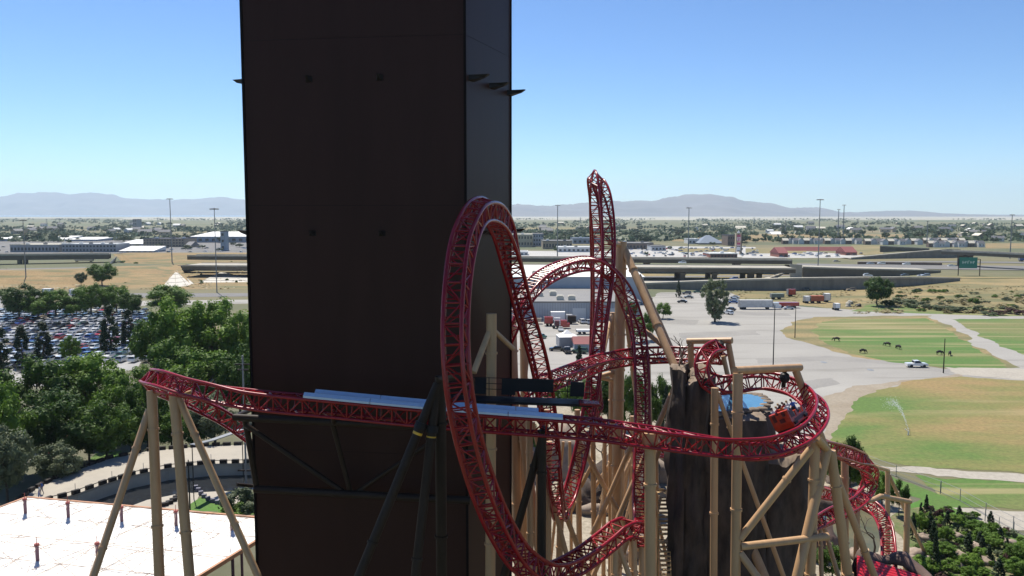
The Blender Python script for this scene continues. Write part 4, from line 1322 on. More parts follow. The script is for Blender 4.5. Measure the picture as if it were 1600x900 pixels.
PROTO = {}
def proto(key, kind, lm, seed, **kw):
    tr_ = trunk_mb(seed, kind).build('trunk', M_BARK, smooth=True)
    cr_ = crown_mb(seed, kind, **kw).build('crown', lm)
    for o in (tr_, cr_):
        COL.objects.unlink(o)
    PROTO.setdefault(key, []).append((tr_, cr_))
for s_ in (1, 2, 3, 4):
    proto('broad', 'broad', L_BROAD, s_)
for s_ in (5, 6, 7):
    proto('bright', 'broad', L_BRIGHT, s_)
for s_ in (8, 9):
    proto('cypress', 'cypress', L_DARK, s_, blobs=60, leaves=40, ls=.024)
for s_ in (10, 11):
    proto('conifer', 'conifer', L_DARK, s_, blobs=110, leaves=26, ls=.026)
proto('poplar', 'vase', L_GREY, 12, blobs=90, leaves=50, ls=.03)
for s_ in (13, 14, 15):
    proto('shrub', 'shrub', L_BRIGHT, s_, blobs=22, leaves=60, ls=.07)
for s_ in (16, 17):
    proto('dark_shrub', 'shrub', L_BROAD, s_, blobs=22, leaves=60, ls=.07)
for s_ in (18, 19):
    proto('grey_shrub', 'shrub', L_GREY, s_, blobs=22, leaves=60, ls=.06)
proto('purple_shrub', 'shrub', L_PURP, 20, blobs=22, leaves=60, ls=.06)
for s_ in (21, 22):
    proto('grey_tree', 'broad', L_GREY, s_)
for s_ in (23, 24):
    proto('far_tree', 'broad', L_FAR, s_, blobs=34, leaves=26, ls=.06)
NAMES = dict(broad='leafy_tree', bright='leafy_tree', cypress='cypress_tree', conifer='conifer_tree', poplar='upright_tree', shrub='shrub', dark_shrub='shrub', grey_shrub='shrub', purple_shrub='shrub', grey_tree='leafy_tree', far_tree='leafy_tree')

def plant(key, base, h, w_, label, group=None):
    """w_ is the crown's width in metres"""
    tr_, cr_ = rnd.choice(PROTO[key])
    root = thing(NAMES[key], label, 'shrub' if 'shrub' in key else 'tree', base, rnd.uniform(0, 6.28), group)
    wu = {'broad': .84, 'bright': .84, 'cypress': .26, 'conifer': .5, 'poplar': .74, 'grey_tree': .84, 'far_tree': .84}.get(key, 1.1)
    root.scale = (w_ / wu, w_ / wu, h)
    for o in (tr_, cr_):
        c = o.copy()
        COL.objects.link(c)
        c.parent = root
    return root

def tree_px(key, px, ytop, ybase, wpx, label, group=None, D=None):
    b = G(px, ybase)
    if D:
        b = P(px, ybase, D); 
    top = P(px, ytop, b.y)
    return plant(key, Vector((b.x, b.y, 0)) if not D else Vector((b.x, b.y, 0)), top.z if D else top.z - b.z, wpx * b.y / FPX, label, group)

GT = 'trees in the park beside the tower'
T_ = [
 # back row beyond the car park
 ('broad', 30, 443, 499, 62, 'wide dark tree at the outer end of the row behind the parked cars'),
 ('bright', 88, 450, 497, 54, 'lighter green tree second in the row behind the parked cars'),
 ('broad', 60, 462, 500, 44, 'low dark tree squeezed between two wider ones behind the parked cars'),
 ('broad', 143, 441, 494, 52, 'dark tree below the lone embankment tree behind the parked cars'),
 ('bright', 182, 444, 492, 46, 'yellow green tree near the cypress pair behind the parked cars'),
 ('broad', 206, 456, 495, 40, 'small dark tree at the inner end of the row behind the parked cars'),
 ('broad', 120, 462, 497, 40, 'low bushy tree in the gap of the row behind the parked cars'),
 ('broad', 262, 444, 492, 74, 'broad olive tree touching the foot of the white cone slope'),
 ('bright', 160, 410, 447, 42, 'lone round tree standing high on the tan embankment'),
 ('grey_tree', 127, 424, 447, 17, 'small grey bush beside the lone embankment tree'),
 # in the car park
 ('cypress', 36, 508, 574, 24, 'dark cypress second from the outer edge of the car park'),
 ('cypress', 69, 503, 566, 27, 'dark cypress in the middle of the car park beside a small light tree'),
 ('cypress', 3, 512, 588, 30, 'dark cypress at the outer edge of the car park'),
 ('cypress', 173, 478, 553, 30, 'tall dark cypress of the close pair at the car park end'),
 ('cypress', 202, 484, 545, 24, 'shorter dark cypress of the close pair at the car park end'),
 ('bright', 110, 524, 568, 30, 'small light green tree beside a dark cypress among the parked cars'),
 ('dark_shrub', 60, 548, 566, 26, 'dark bush at the foot of the middle cypress in the car park'),
 # the big mass beside the tower
 ('broad', 248, 484, 604, 74, 'dense tree at the car park end of the green mass beside the tower'),
 ('bright', 288, 462, 598, 96, 'tall bright tree with an uneven top in the green mass beside the tower'),
 ('bright', 345, 468, 594, 104, 'widest bright tree in the green mass, just short of the tower'),
 ('broad', 388, 484, 600, 70, 'tree whose crown runs behind the tower edge'),
 ('broad', 262, 528, 646, 96, 'dark tree behind the tip of the red track turn'),
 ('broad', 320, 545, 650, 110, 'dark wide tree directly behind the red track turn'),
 ('broad', 375, 540, 655, 84, 'dark tree between the track turn and the tower edge'),
 # foreground left
 ('broad', 58, 555, 690, 118, 'large dark tree in front of the outer car park cypresses'),
 ('bright', 140, 548, 668, 112, 'large bright tree in front of the parked cars'),
 ('broad', 10, 592, 755, 96, 'grey green tree cut by the picture edge above the walkway'),
 ('bright', 190, 585, 690, 84, 'bright tree just beyond the leaning tan legs'),
 ('broad', 104, 606, 735, 120, 'tall dark tree above the red umbrellas'),
 ('broad', 168, 622, 730, 92, 'dark tree throwing shade on the small lawn beside the walkway'),
 ('broad', 232, 588, 704, 66, 'dark slender tree behind the first pair of tan columns'),
 ('grey_tree', 12, 660, 790, 86, 'pale grey green tree beside the pavilion corner'),
 ('grey_tree', 95, 690, 762, 74, 'grey bushy conifer like tree at the bend of the walkway'),
 ('bright', 268, 640, 705, 60, 'small bright tree between the two pairs of tan columns'),
 ('grey_tree', 335, 612, 700, 84, 'grey leaved tree under the red track turn'),
 ('broad', 300, 640, 702, 66, 'dark low tree by the shade roof strip'),
 ('broad', 30, 640, 745, 84, 'dark tree between the pale tree and the red umbrellas'),
 ('broad', 140, 655, 722, 70, 'low dark tree behind the walkway bend'),
 ('broad', 205, 640, 712, 66, 'low dark tree beside the walkway behind the leaning tan leg'),
 # centre
 ('poplar', 1117, 436, 503, 46, 'grey green upright tree alone on the worn lot'),
 ('broad', 1370, 432, 478, 46, 'round dark green tree alone at the edge of the dry slope'),
 ('conifer', 1060, 438, 465, 12, 'small blue dark conifer near parked cars below the ramp wall'),
 ('bright', 1036, 472, 498, 26, 'small bright tree behind the two raking tan legs'),
 ('broad', 1010, 488, 532, 34, 'dark tree behind the dive of the arched track'),
 ('bright', 996, 500, 535, 26, 'light green tree beside the tallest tan column'),
 ('broad', 982, 470, 505, 26, 'green tree beyond the tallest tan column'),
 ('conifer', 905, 538, 592, 22, 'dark conifer just in front of the white tent'),
 ('conifer', 925, 534, 588, 18, 'dark conifer beside the red roofed shed'),
 ('broad', 985, 570, 690, 54, 'dark green tree behind the tan twin columns'),
 ('broad', 1030, 585, 680, 44, 'dark tree between the arch dive and the cliff'),
 ('broad', 950, 585, 668, 50, 'dark tree behind the rising narrow loop'),
 ('bright', 905, 590, 655, 56, 'bright tree behind the platform railing'),
 ('bright', 860, 590, 648, 46, 'bright green tree beside the foot of the loop'),
 ('broad', 925, 600, 672, 40, 'small dark tree under the platform end plate'),
 ('conifer', 1040, 600, 690, 30, 'dark conifer close beside the cliff edge'),
 ('bright', 826, 655, 745, 40, 'bright tree seen between columns at the tower corner'),
 ('bright', 1304, 690, 760, 46, 'bright green tree between the cliff and the helix'),
 ('broad', 1328, 680, 770, 40, 'dark tree inside the helix of track'),
 ('broad', 1345, 716, 772, 40, 'low dark green tree inside the helix near the pond'),
 ('bright', 1378, 738, 790, 34, 'light bush like tree outside the helix by the lawn'),
 ('broad', 1404, 748, 806, 30, 'dark narrow tree at the bent arm of the helix post'),
 ('bright', 1071, 870, 912, 24, 'small pale conifer sapling at the foot of the dark cliff'),
 ('broad', 1300, 850, 905, 50, 'leafy bush between the legs of the A shaped frame'),
 ('grey_shrub', 372, 752, 800, 52, 'wild grey green shrub on the small lawn by the tower edge'),
 ('grey_shrub', 398, 775, 806, 40, 'white flowering shrub next to the tower edge'),
 ('dark_shrub', 365, 782, 806, 46, 'low dark shrub in front of the wild grey one'),
 ('broad', 838, 432, 447, 18, 'dark tree below the overpass behind the grey warehouse'),
 ('conifer', 884, 425, 448, 22, 'dark pointed tree below the overpass beside the pale slope'),
 ('bright', 864, 437, 449, 16, 'yellow green bush below the overpass pier'),
]
for key, px, yt, yb, wp, lab in T_:
    tree_px(key, px, yt, yb, wp, lab, GT)

# ---- garden in the corner: many small plants
rr = random.Random(31)
adj = {'conifer': 'dark conifer', 'shrub': 'bright green shrub', 'dark_shrub': 'dark green shrub', 'grey_shrub': 'grey green shrub', 'purple_shrub': 'brownish purple shrub', 'bright': 'light green sapling', 'cypress': 'slim dark cypress', 'broad': 'dark sapling'}
spots = [('conifer', 1447, 772, 800, 12), ('conifer', 1438, 784, 820, 14), ('conifer', 1480, 797, 822, 16), ('cypress', 1498, 790, 816, 9), ('conifer', 1452, 800, 836, 22), ('conifer', 1457, 812, 860, 22), ('conifer', 1460, 826, 896, 20),
         ('purple_shrub', 1466, 790, 812, 16), ('bright', 1478, 822, 848, 26), ('conifer', 1512, 832, 866, 24), ('dark_shrub', 1540, 822, 845, 40), ('conifer', 1530, 830, 852, 20), ('shrub', 1524, 862, 882, 26), ('shrub', 1565, 866, 886, 24), ('conifer', 1560, 872, 902, 26), ('broad', 1588, 848, 880, 34),
         ('bright', 1436, 800, 834, 26), ('bright', 1590, 872, 905, 36), ('grey_shrub', 1444, 872, 888, 26), ('conifer', 1426, 800, 842, 18), ('dark_shrub', 1435, 848, 862, 18), ('shrub', 1485, 870, 890, 30), ('conifer', 1545, 850, 880, 18), ('purple_shrub', 1575, 860, 882, 18)]
while len(spots) < 240:
    x = rr.uniform(1410, 1640); y = rr.uniform(790, 930)
    lim = 775 + max(0, (x - 1470)) * .49
    if y < lim + 8 or (x < 1450 and y < 800) or (x < 1432 and y > 790): continue
    k = rr.choice(('shrub', 'shrub', 'shrub', 'dark_shrub', 'grey_shrub', 'conifer', 'shrub', 'bright', 'dark_shrub', 'grey_shrub', 'purple_shrub'))
    hh = rr.uniform(6, 14) * (2.0 if k in ('conifer', 'bright', 'broad') else 1)
    spots.append((k, x, y - hh, y, hh * rr.uniform(1, 1.5) * (.55 if k == 'conifer' else 1)))
seen = {}
for k, px, yt, yb, wp in spots:
    zone = 'by the lawn edge' if yb < 835 and px < 1500 else 'in the middle of the planting' if px < 1530 and yb < 880 else 'by the fence' if px > 1530 and yb < 875 else 'near the rock tunnel' if px < 1500 else 'in the far corner of the planting'
    size = 'tall' if (yb - yt) > 30 else 'small' if (yb - yt) < 16 else 'mid sized'
    tree_px(k, px, yt, yb, wp, f'{size} {adj[k]} {zone} of the rock garden', f'{adj[k]} plants in the rock garden')
for i, (x, y) in enumerate(((1443, 843), (1490, 840), (1540, 845), (1574, 851), (1524, 858), (1490, 888), (1450, 880), (1542, 880), (1500, 872), (1423, 878), (1428, 868), (1418, 872))):
    boulder(f'pale garden rock among the plants {["beside a conifer", "near the fence", "by the tunnel rim", "under a shrub"][i % 4]}', G(x, y), (.9 + .3 * (i % 3), .8, .7), M_BOULD, 30 + i, 'pale rocks in the garden')

# ---- scrub on the dry slope
zs = [('grey_shrub', 1428, 464, 480, 34), ('grey_shrub', 1405, 462, 474, 26), ('grey_shrub', 1478, 474, 486, 34), ('grey_shrub', 1500, 476, 488, 26), ('dark_shrub', 1520, 463, 474, 16), ('purple_shrub', 1558, 482, 492, 26), ('dark_shrub', 1476, 450, 456, 10), ('grey_shrub', 1545, 484, 493, 22), ('purple_shrub', 1580, 478, 490, 22), ('purple_shrub', 1598, 482, 492, 26), ('dark_shrub', 1386, 466, 478, 20), ('grey_shrub', 1452, 472, 483, 22), ('grey_shrub', 1530, 474, 486, 20), ('dark_shrub', 1432, 450, 458, 14)]
for i in range(46):
    zs.append((rr.choice(('grey_shrub', 'grey_shrub', 'dark_shrub')), rr.uniform(1390, 1620), 0, rr.uniform(456, 490), rr.uniform(6, 14)))
for i, (k, px, yt, yb, wp) in enumerate(zs):
    yt = yt or yb - wp * rr.uniform(.4, .6)
    pos = 'beside the round tree' if px < 1440 else 'under the green road sign' if px < 1530 else 'by the dirt mound'
    tree_px(k, px, yt, yb, wp, f'{"wide" if wp > 18 else "small"} {adj[k]} on the dry slope {pos}', 'scrub on the dry slope')
for i in range(26):
    x = rr.uniform(185, 400); y = rr.uniform(399, 413) if i % 2 else rr.uniform(424, 446)
    if x < 300 and x > 235 and y > 415: continue
    tree_px('dark_shrub', x, y - rr.uniform(3, 6), y, rr.uniform(4, 8), f'tiny dark shrub on the {"upper" if y < 420 else "lower"} dry bank beside the tower', 'tiny shrubs on the dry banks')

# ---- distant town trees
town = []
for i in range(250):
    y = rr.uniform(351, 381)
    x = rr.uniform(-20, 1620)
    if 380 < x < 800: continue
    town.append((x, y))
for x, y in town:
    D = G(x, y).y
    hgt = rr.uniform(7, 14)
    pos = 'beyond the warehouses' if x < 400 else 'beyond the shops' if x < 1150 else 'beyond the red roofed building'
    b = G(x, y)
    plant('far_tree', b, hgt, hgt * rr.uniform(.9, 1.9), f'{"tall" if hgt > 11 else "low"} tree of the distant suburb {pos}', 'trees of the distant suburb')
for i in range(34):
    x = rr.uniform(0, 392) if i < 20 else rr.uniform(800, 1215); y = rr.uniform(371, 393) if i < 20 else rr.uniform(372, 400)
    tree_px('far_tree', x, y - rr.uniform(4, 8), y, rr.uniform(6, 14), f'dark tree among the {"warehouse roofs" if i < 20 else "shops beyond the overpasses"}', 'trees among the far roofs')
mb = MB()
for i in range(11000):
    y = 342.5 + 36 * rr.random() ** 1.35
    x = rr.uniform(-60, 1660)
    b = G(x, y)
    if noise.noise(Vector((x * .012, y * .16, 3))) < -.02 + .25 * rr.random() - .1: continue
    h = rr.uniform(4, 9)
    w_ = h * rr.uniform(.7, 1.9)
    for k in range(5):
        c = b + Vector((rr.uniform(-.5, .5) * w_, rr.uniform(-.5, .5) * w_, h * rr.uniform(.25, .8)))
        s_ = w_ * rr.uniform(.25, .45)
        n_ = Vector((rr.uniform(-1, 1), -.6, rr.uniform(.2, 1))).normalized()
        x_ = n_.orthogonal().normalized(); y_ = n_.cross(x_)
        mb.poly([c - x_ * s_, c - y_ * s_ * .8, c + x_ * s_, c + y_ * s_ * .8])
tag(mb.build('distant_woods', L_FAR), 'far-off belt of suburb trees below the hills', kind='stuff')

# ---- dry tufts and weeds over the rough slopes
M_TUFT = leafmat('dry_tufts', (0.12, 0.115, 0.045), (0.30, 0.25, 0.12), .1)
mb = MB()
for n_, x0, x1, y0, y1, hh in ((2600, 1140, 1640, 447, 490, .9), (900, 1380, 1640, 464, 490, 1.5), (1100, -20, 395, 420, 452, 1.1)):
    for k in range(n_):
        x, y = rr.uniform(x0, x1), rr.uniform(y0, y1)
        if noise.noise(Vector((x * .03, y * .12, 1))) < -.05: continue
        if x < 1330 and y > 470: continue
        p = G(x, y)
        s_ = hh * rr.uniform(.5, 1.5)
        for q in range(3):      # low cushions that lie open to the sun
            c = p + Vector((rr.uniform(-.6, .6) * s_, rr.uniform(-.6, .6) * s_, .12 + .22 * s_ * rr.random()))
            a = rr.uniform(0, 3.14)
            u = Vector((math.cos(a), math.sin(a), rr.uniform(-.35, .35))) * s_ * .55
            v = Vector((-math.sin(a), math.cos(a), rr.uniform(-.35, .35))) * s_ * .45
            mb.poly([c - u, c - v, c + u, c + v])
o = mb.build('dry_grass_tufts', M_TUFT)
for p in o.data.polygons:
    if p.normal.z < 0: p.flip()
tag(o, 'dry grass tufts and weeds over the rough slopes', kind='stuff')
# ================================================================== HILLS, FLATS, SKY SIDE
def hills(name, prof, D, depth, m, seed):
    """ridge from (px, py) crest points at distance D"""
    xs = [p[0] for p in prof]
    rows = []
    N = 260
    x0, x1 = xs[0], xs[-1]
    crest = []
    for i in range(N + 1):
        x = x0 + (x1 - x0) * i / N
        for a, b in zip(prof[:-1], prof[1:]):
            if a[0] <= x <= b[0]:
                f = (x - a[0]) / (b[0] - a[0]); f = f * f * (3 - 2 * f)
                y = a[1] + (b[1] - a[1]) * f
        c = P(x, y, D)
        crest.append(Vector((c.x, D, max(2, c.z + (noise.noise(Vector((x * .05, seed, 0))) * .0013 + noise.noise(Vector((x * .16, seed, 5))) * .0009 + noise.noise(Vector((x * .5, seed, 9))) * .0004) * D))))
    NR = 26
    for j in range(NR + 1):
        f = j / NR          # 0 foot, 1 crest
        row = []
        for c in crest:
            k = f ** 1.25
            n_ = noise.noise(Vector((c.x * .0011, f * 3.5, seed))) * .22 + noise.noise(Vector((c.x * .0035, f * 7, seed + 4))) * .1
            z = c.z * max(0, min(1.0, k + n_ * math.sin(math.pi * f)))
            row.append((c.x, c.y - depth * (1 - f), z))
        rows.append(row)
    rows.append([(c.x, c.y + depth, 0) for c in crest])
    mb = MB(); mb.grid(rows)
    return tag(mb.build(name, m, smooth=True), kind='structure')
M_HILL = mat('dry_hills', (0.15, 0.135, 0.14), .95, col2=(0.085, 0.085, 0.1), scale=.0012, detail=8)
hills('hills', [(700, 333), (760, 325), (812, 319), (850, 322), (900, 318), (950, 313), (975, 315), (995, 313), (1020, 314), (1050, 307), (1085, 303), (1110, 304), (1140, 307), (1165, 314), (1200, 317), (1235, 325), (1275, 324), (1300, 331), (1340, 332), (1370, 330), (1420, 329), (1470, 334), (1530, 335.5), (1580, 338), (1640, 340)], 14000, 2400, M_HILL, 1)
hills('mountains', [(-500, 318), (-300, 300), (-120, 316), (-40, 310), (0, 307), (30, 302), (70, 300), (110, 303), (140, 301), (170, 303), (200, 310), (225, 311), (260, 312), (300, 311), (340, 308), (390, 312), (460, 318), (560, 322), (680, 328), (900, 330)], 21500, 2500, M_HILL, 2)
M_SALT = mat('pale_mud_flat', (0.40, 0.37, 0.30), .9, col2=(0.26, 0.25, 0.19), scale=.0006)
mb = MB(); mb.poly([(-2500, 5200, .3), (16000, 5200, .3), (16000, 13000, .3), (-6000, 13000, .3)]); tag(mb.build('mud_flat', M_SALT), kind='structure')
mb = MB(); mb.poly([(-20000, 7000, .5), (-1000, 7000, .5), (-4000, 9500, .5), (-30000, 9500, .5)]); tag(mb.build('mud_flat', M_SALT), kind='structure')
M_LAKE = mat('lake_water', (0.10, 0.16, 0.21), .3, scale=.001)
mb = MB(); mb.poly([(-30000, 10500, .6), (-3500, 10500, .6), (-4500, 26000, .6), (-40000, 26000, .6)]); tag(mb.build('lake', M_LAKE), kind='structure')
M_FARG = mat('far_pasture', (0.085, 0.11, 0.05), .95, col2=(0.17, 0.15, 0.08), scale=.0015, stretch=(.4, 1, 1), detail=6)
mb = MB(); mb.poly([(-14000, 2400, .15), (14000, 2400, .15), (20000, 5100, .15), (-20000, 5600, .15)]); tag(mb.build('pasture', M_FARG), kind='structure')
for x0, x1, y0, y1, m in ((1050, 1500, 366, 377, M_TANG2), (1060, 1150, 388, 394, M_TANG), (1165, 1260, 388, 396, M_TANG), (1330, 1380, 383, 398, M_TANG), (840, 1160, 364, 378, M_FARG), (1380, 1640, 372, 378, M_FARG), (430, 900, 355, 358, M_TANG), (120, 200, 352, 356, M_TANG2), (1540, 1640, 380, 388, M_TANG2)):
    psheet('field', [(x0, y0), (x1, y0), (x1, y1), (x0, y1)], .06 + rnd.uniform(0, .1), m)
psheet('car_park', [(975, 384), (1180, 386), (1190, 402), (800, 402), (800, 392), (960, 392)], .05, mat('pale_lot', (0.40, 0.39, 0.37), .9, scale=.02))
psheet('car_park', [(1150, 390), (1220, 390), (1350, 399), (1350, 403), (1160, 403)], .055, MATS['pale_lot'])
psheet('car_park', [(-40, 374), (392, 374), (400, 396), (-40, 396)], .05, mat('grey_yard', (0.15, 0.145, 0.14), .9, var=.3, scale=.05))

# ================================================================== ROADS
def road(name, pts, z, wd, m=M_ASPH, kind='structure', thick=.35, label=None):
    L_, R__ = [], []
    for k, p in enumerate(pts):
        p = Vector((p[0], p[1], 0))
        t = (Vector(pts[min(k + 1, len(pts) - 1)][:2]) - Vector(pts[max(k - 1, 0)][:2])).normalized()
        n_ = Vector((-t.y, t.x, 0))
        L_.append(p + n_ * wd / 2); R__.append(p - n_ * wd / 2)
    mb = MB()
    zz = [p[2] if len(p) > 2 else z for p in pts]
    mb.grid([[Vector((a.x, a.y, h)), Vector((b.x, b.y, h))] for a, b, h in zip(L_, R__, zz)])
    o = mb.build(name, m)
    if o.data.polygons[0].normal.z < 0: o.data.flip_normals()
    return tag(o, kind=kind), L_, R__, zz

def overpass(label, pts, wd, gird=1.9, piers=(), pier_w=3.0, barr=1.0, m=M_CONC_D):
    """pts: world points on the deck centre line; deck, girder, barriers and piers"""
    root = thing('overpass', label, 'overpass', (pts[len(pts) // 2][0], pts[len(pts) // 2][1], 0), 0, 'freeway overpasses')
    _, L_, R__, zz = road('deck', pts, 0, wd, M_ROADC, kind=None)
    o = _
    o.parent = root; o.matrix_parent_inverse = Matrix.Translation(-root.location)
    mb = MB()
    for k in range(len(pts) - 1):
        for S in (L_, R__):
            a, b = Vector((S[k].x, S[k].y, zz[k] - gird / 2 - .45)), Vector((S[k + 1].x, S[k + 1].y, zz[k + 1] - gird / 2 - .45))
            mb.bar(a, b, .6, gird)
        a, b = (L_[k] + R__[k]) / 2, (L_[k + 1] + R__[k + 1]) / 2
        mb.bar(Vector((a.x, a.y, zz[k] - .9)), Vector((b.x, b.y, zz[k + 1] - .9)), wd - 1.4, .8)
    mb.build('girder', m, root)
    for S, nm in ((L_, 'barrier'), (R__, 'barrier')):
        mb = MB()
        for k in range(len(pts) - 1):
            mb.bar(Vector((S[k].x, S[k].y, zz[k] + barr / 2 - .43)), Vector((S[k + 1].x, S[k + 1].y, zz[k + 1] + barr / 2 - .43)), .7, barr + .03)
        mb.build(nm, M_CONC, root)
    for px, py, d in piers:
        p = P(px, py, d)
        mb = MB()
        zt = zz[0] - gird - .45
        for s in (-.3, .3):
            mb.box((p.x, p.y + s * wd, zt / 2), (pier_w, 2.2, zt))
        mb.box((p.x, p.y, zt - .5), (pier_w * 1.2, wd * .8, 1.0))
        mb.build('pier', M_CONC_D, root)
    return root

def W(px, py, D):
    p = P(px, py, D); return (p.x, p.y, p.z)
overpass('long pale freeway overpass nearest the grey warehouse with round tree gaps under it', [W(300, 413, 530), W(800, 415, 512), W(1000, 416, 505), W(1234, 417.5, 498)], 27, 2.2, barr=.8,
         piers=[(838, 430, 505), (950, 430, 505), (1062, 430, 500), (1111, 430, 498), (1166, 430, 500), (1180, 430, 505)])
overpass('second freeway overpass right behind the first, with a dark girder', [W(300, 399, 590), W(800, 402, 568), W(1000, 403.5, 560), W(1234, 405.5, 550)], 14, 2.3, piers=[(905, 425, 560), (1010, 425, 560), (1150, 425, 556)])
overpass('dark overpass at the outer edge beyond the car park trees', [W(-160, 397, 640), W(0, 398, 650), W(100, 397.3, 668), W(172, 396.6, 680)], 13, 3.6, piers=[(36, 415, 655), (-60, 415, 648)])
overpass('short overpass over the underpass beside the white cone slope', [W(284, 415, 560), W(340, 415, 558), W(430, 415, 556), W(700, 415, 550)], 12, 2.4, piers=[(415, 430, 556)])
overpass('curved ramp overpass above the blue and white trucks', [W(1480, 391.5, 640), W(1540, 394, 610), W(1620, 398, 580), W(1720, 402, 560)], 12, 2.2, piers=[(1504, 405, 630), (1512, 405, 628), (1640, 408, 580)])

def rwall(label, pts, th=.6, m=M_CONC_G, cap=True, name='retaining_wall'):
    """pts: (px, ytop, ybottom): a wall that stands on the ground"""
    root = thing(name, label, 'wall', G(pts[0][0], pts[0][2]), 0, 'freeway walls')
    mb = MB()
    wp = []
    for px, yt, yb in pts:
        b = G(px, yb); t = P(px, yt, b.y)
        wp.append((Vector((b.x, b.y, -.2)), max(.4, t.z)))
    for (a, ha), (b, hb) in zip(wp[:-1], wp[1:]):
        n_ = Vector((0, th, 0))
        q = [a, b, Vector((b.x, b.y, hb)), Vector((a.x, a.y, ha))]
        q2 = [v + n_ for v in q]
        mb.poly(q); mb.poly(q2[::-1]); mb.poly([q[3], q[2], q2[2], q2[3]])
        mb.poly([q[0], q[3], q2[3], q2[0]]); mb.poly([q[1], q2[1], q2[2], q[2]])
    mb.build('wall_face', m, root)
    if cap:
        mb = MB()
        for (a, ha), (b, hb) in zip(wp[:-1], wp[1:]):
            mb.bar(Vector((a.x, a.y + .2, ha + .42)), Vector((b.x, b.y + .2, hb + .42)), .5, .85)
        mb.build('parapet', M_CONC, root)
    return wp
wr = rwall('long grey retaining wall of the frontage ramp behind the parked trailer', [(980, 446, 451), (1020, 444, 451.5), (1090, 441.5, 453), (1160, 439, 454), (1250, 436.5, 454), (1340, 435.5, 452), (1420, 435, 447), (1500, 436, 439)])
wa = rwall('pale concrete abutment wall with a stepped end where the overpass lands', [(1234, 414.5, 433.5), (1253, 416, 433.5)], m=M_CONC)
wb = rwall('long olive grey wall carrying the freeway beyond the ramp', [(1254, 418.5, 433), (1330, 421, 432.5), (1400, 422.5, 431.5), (1470, 424, 426)], m=M_CONC_D)
wc = rwall('grey angled ramp wall rising to the curved overpass', [(1330, 404, 405.5), (1370, 400, 404.5), (1430, 394.5, 403.5), (1480, 390.5, 403), (1500, 391, 402)], m=M_CONC_G)
wd_ = rwall('low reddish noise wall along the far freeway lanes', [(1340, 409, 413), (1400, 409.6, 414), (1472, 411, 415)], m=mat('red_brown_wall', (0.22, 0.15, 0.11), .9), cap=False)
we = rwall('dark short wall below the tan bank at the top of the ramp', [(1375, 385, 394), (1400, 386.5, 393), (1452, 389, 392)], m=M_CONC_D)
# road fills behind the walls
def fill(name, near_pts, back, m):
    rows = [[Vector((a.x, a.y + .4, h - .02)) for a, h in near_pts], [Vector((a.x, a.y + back, h - .02)) for a, h in near_pts], [Vector((a.x, a.y + back + 12, 0)) for a, h in near_pts]]
    mb = MB(); mb.grid(rows)
    o = mb.build(name, m)
    return tag(o, kind='structure')
fill('ramp_road', wr, 14, M_ROADC)
fill('freeway_road', wb, 34, M_ROADC)
fill('ramp_road', wc, 14, M_ROADC)
psheet('freeway_road', [(1245, 411.5), (1340, 413), (1460, 413.5), (1700, 417), (1700, 423.5), (1460, 420.5), (1245, 418)], .3, M_ASPH)
psheet('freeway_road', [(1340, 408.3), (1480, 408), (1700, 410), (1700, 412), (1480, 410), (1340, 409.6)], .25, M_ASPH)
psheet('road', [(1440, 435.5), (1560, 435), (1700, 434), (1700, 431.5), (1440, 430.5)], .2, M_TANG)
psheet('frontage_road', [(780, 447), (980, 448), (1040, 441), (1240, 436), (1240, 433), (1000, 438), (780, 441)], .06, M_ROADC)
psheet('underpass_ground', [(800, 440), (1240, 434), (1240, 424), (800, 430)], .05, M_TANG)
psheet('road', [(780, 436), (1240, 431.5), (1240, 429.5), (780, 433.5)], .1, M_ASPH)
# dark parked road far left
psheet('frontage_road', [(-60, 466), (120, 458), (400, 458), (400, 463), (120, 466), (-60, 478)], .06, M_ASPH)
psheet('road', [(-60, 475), (130, 471), (400, 468), (400, 474), (-60, 484)], .06, M_LOT)
psheet('dry_bank', [(-60, 452), (400, 452), (400, 423), (-60, 428)], .05, M_TANG2)

def bank(name, pts, m=M_TANG2):
    """earth bank: rows of (px, y foot, D foot) .. (px, y crest, D crest)"""
    rows = [[Vector((P(x, y0, d0).x, d0, 0)) for x, y0, d0, y1, d1 in pts], [P(x, y1, d1) for x, y0, d0, y1, d1 in pts], [Vector((P(x, y1, d1).x, d1 + 16, P(x, y1, d1).z)) for x, y0, d0, y1, d1 in pts], [Vector((P(x, y1, d1).x, d1 + 40, 0)) for x, y0, d0, y1, d1 in pts]]
    mb = MB(); mb.grid(rows)
    return tag(mb.build(name, m), kind='structure')
bank('embankment', [(176, 0, 668, 397, 684), (190, 0, 660, 396, 700), (280, 0, 640, 396, 700), (400, 0, 630, 396, 700), (700, 0, 620, 398, 690)])
bank('embankment', [(-100, 0, 470, 425, 495), (0, 0, 462, 424, 490), (100, 0, 462, 422, 495), (182, 0, 458, 418, 515), (240, 0, 452, 417, 530), (282, 0, 462, 416, 552)])
r1, _, _, _ = road('freeway_road', [W(-200, 422, 520), W(0, 421, 525), W(100, 419, 530), W(190, 417.4, 540), W(286, 415.2, 560)], 0, 12)
wf = rwall('low pale barrier along the freeway edge on the tan bank', [(-60, 422.5, 426), (60, 420.5, 424), (182, 416.5, 420)], m=M_CONC, cap=False, name='barrier_wall')
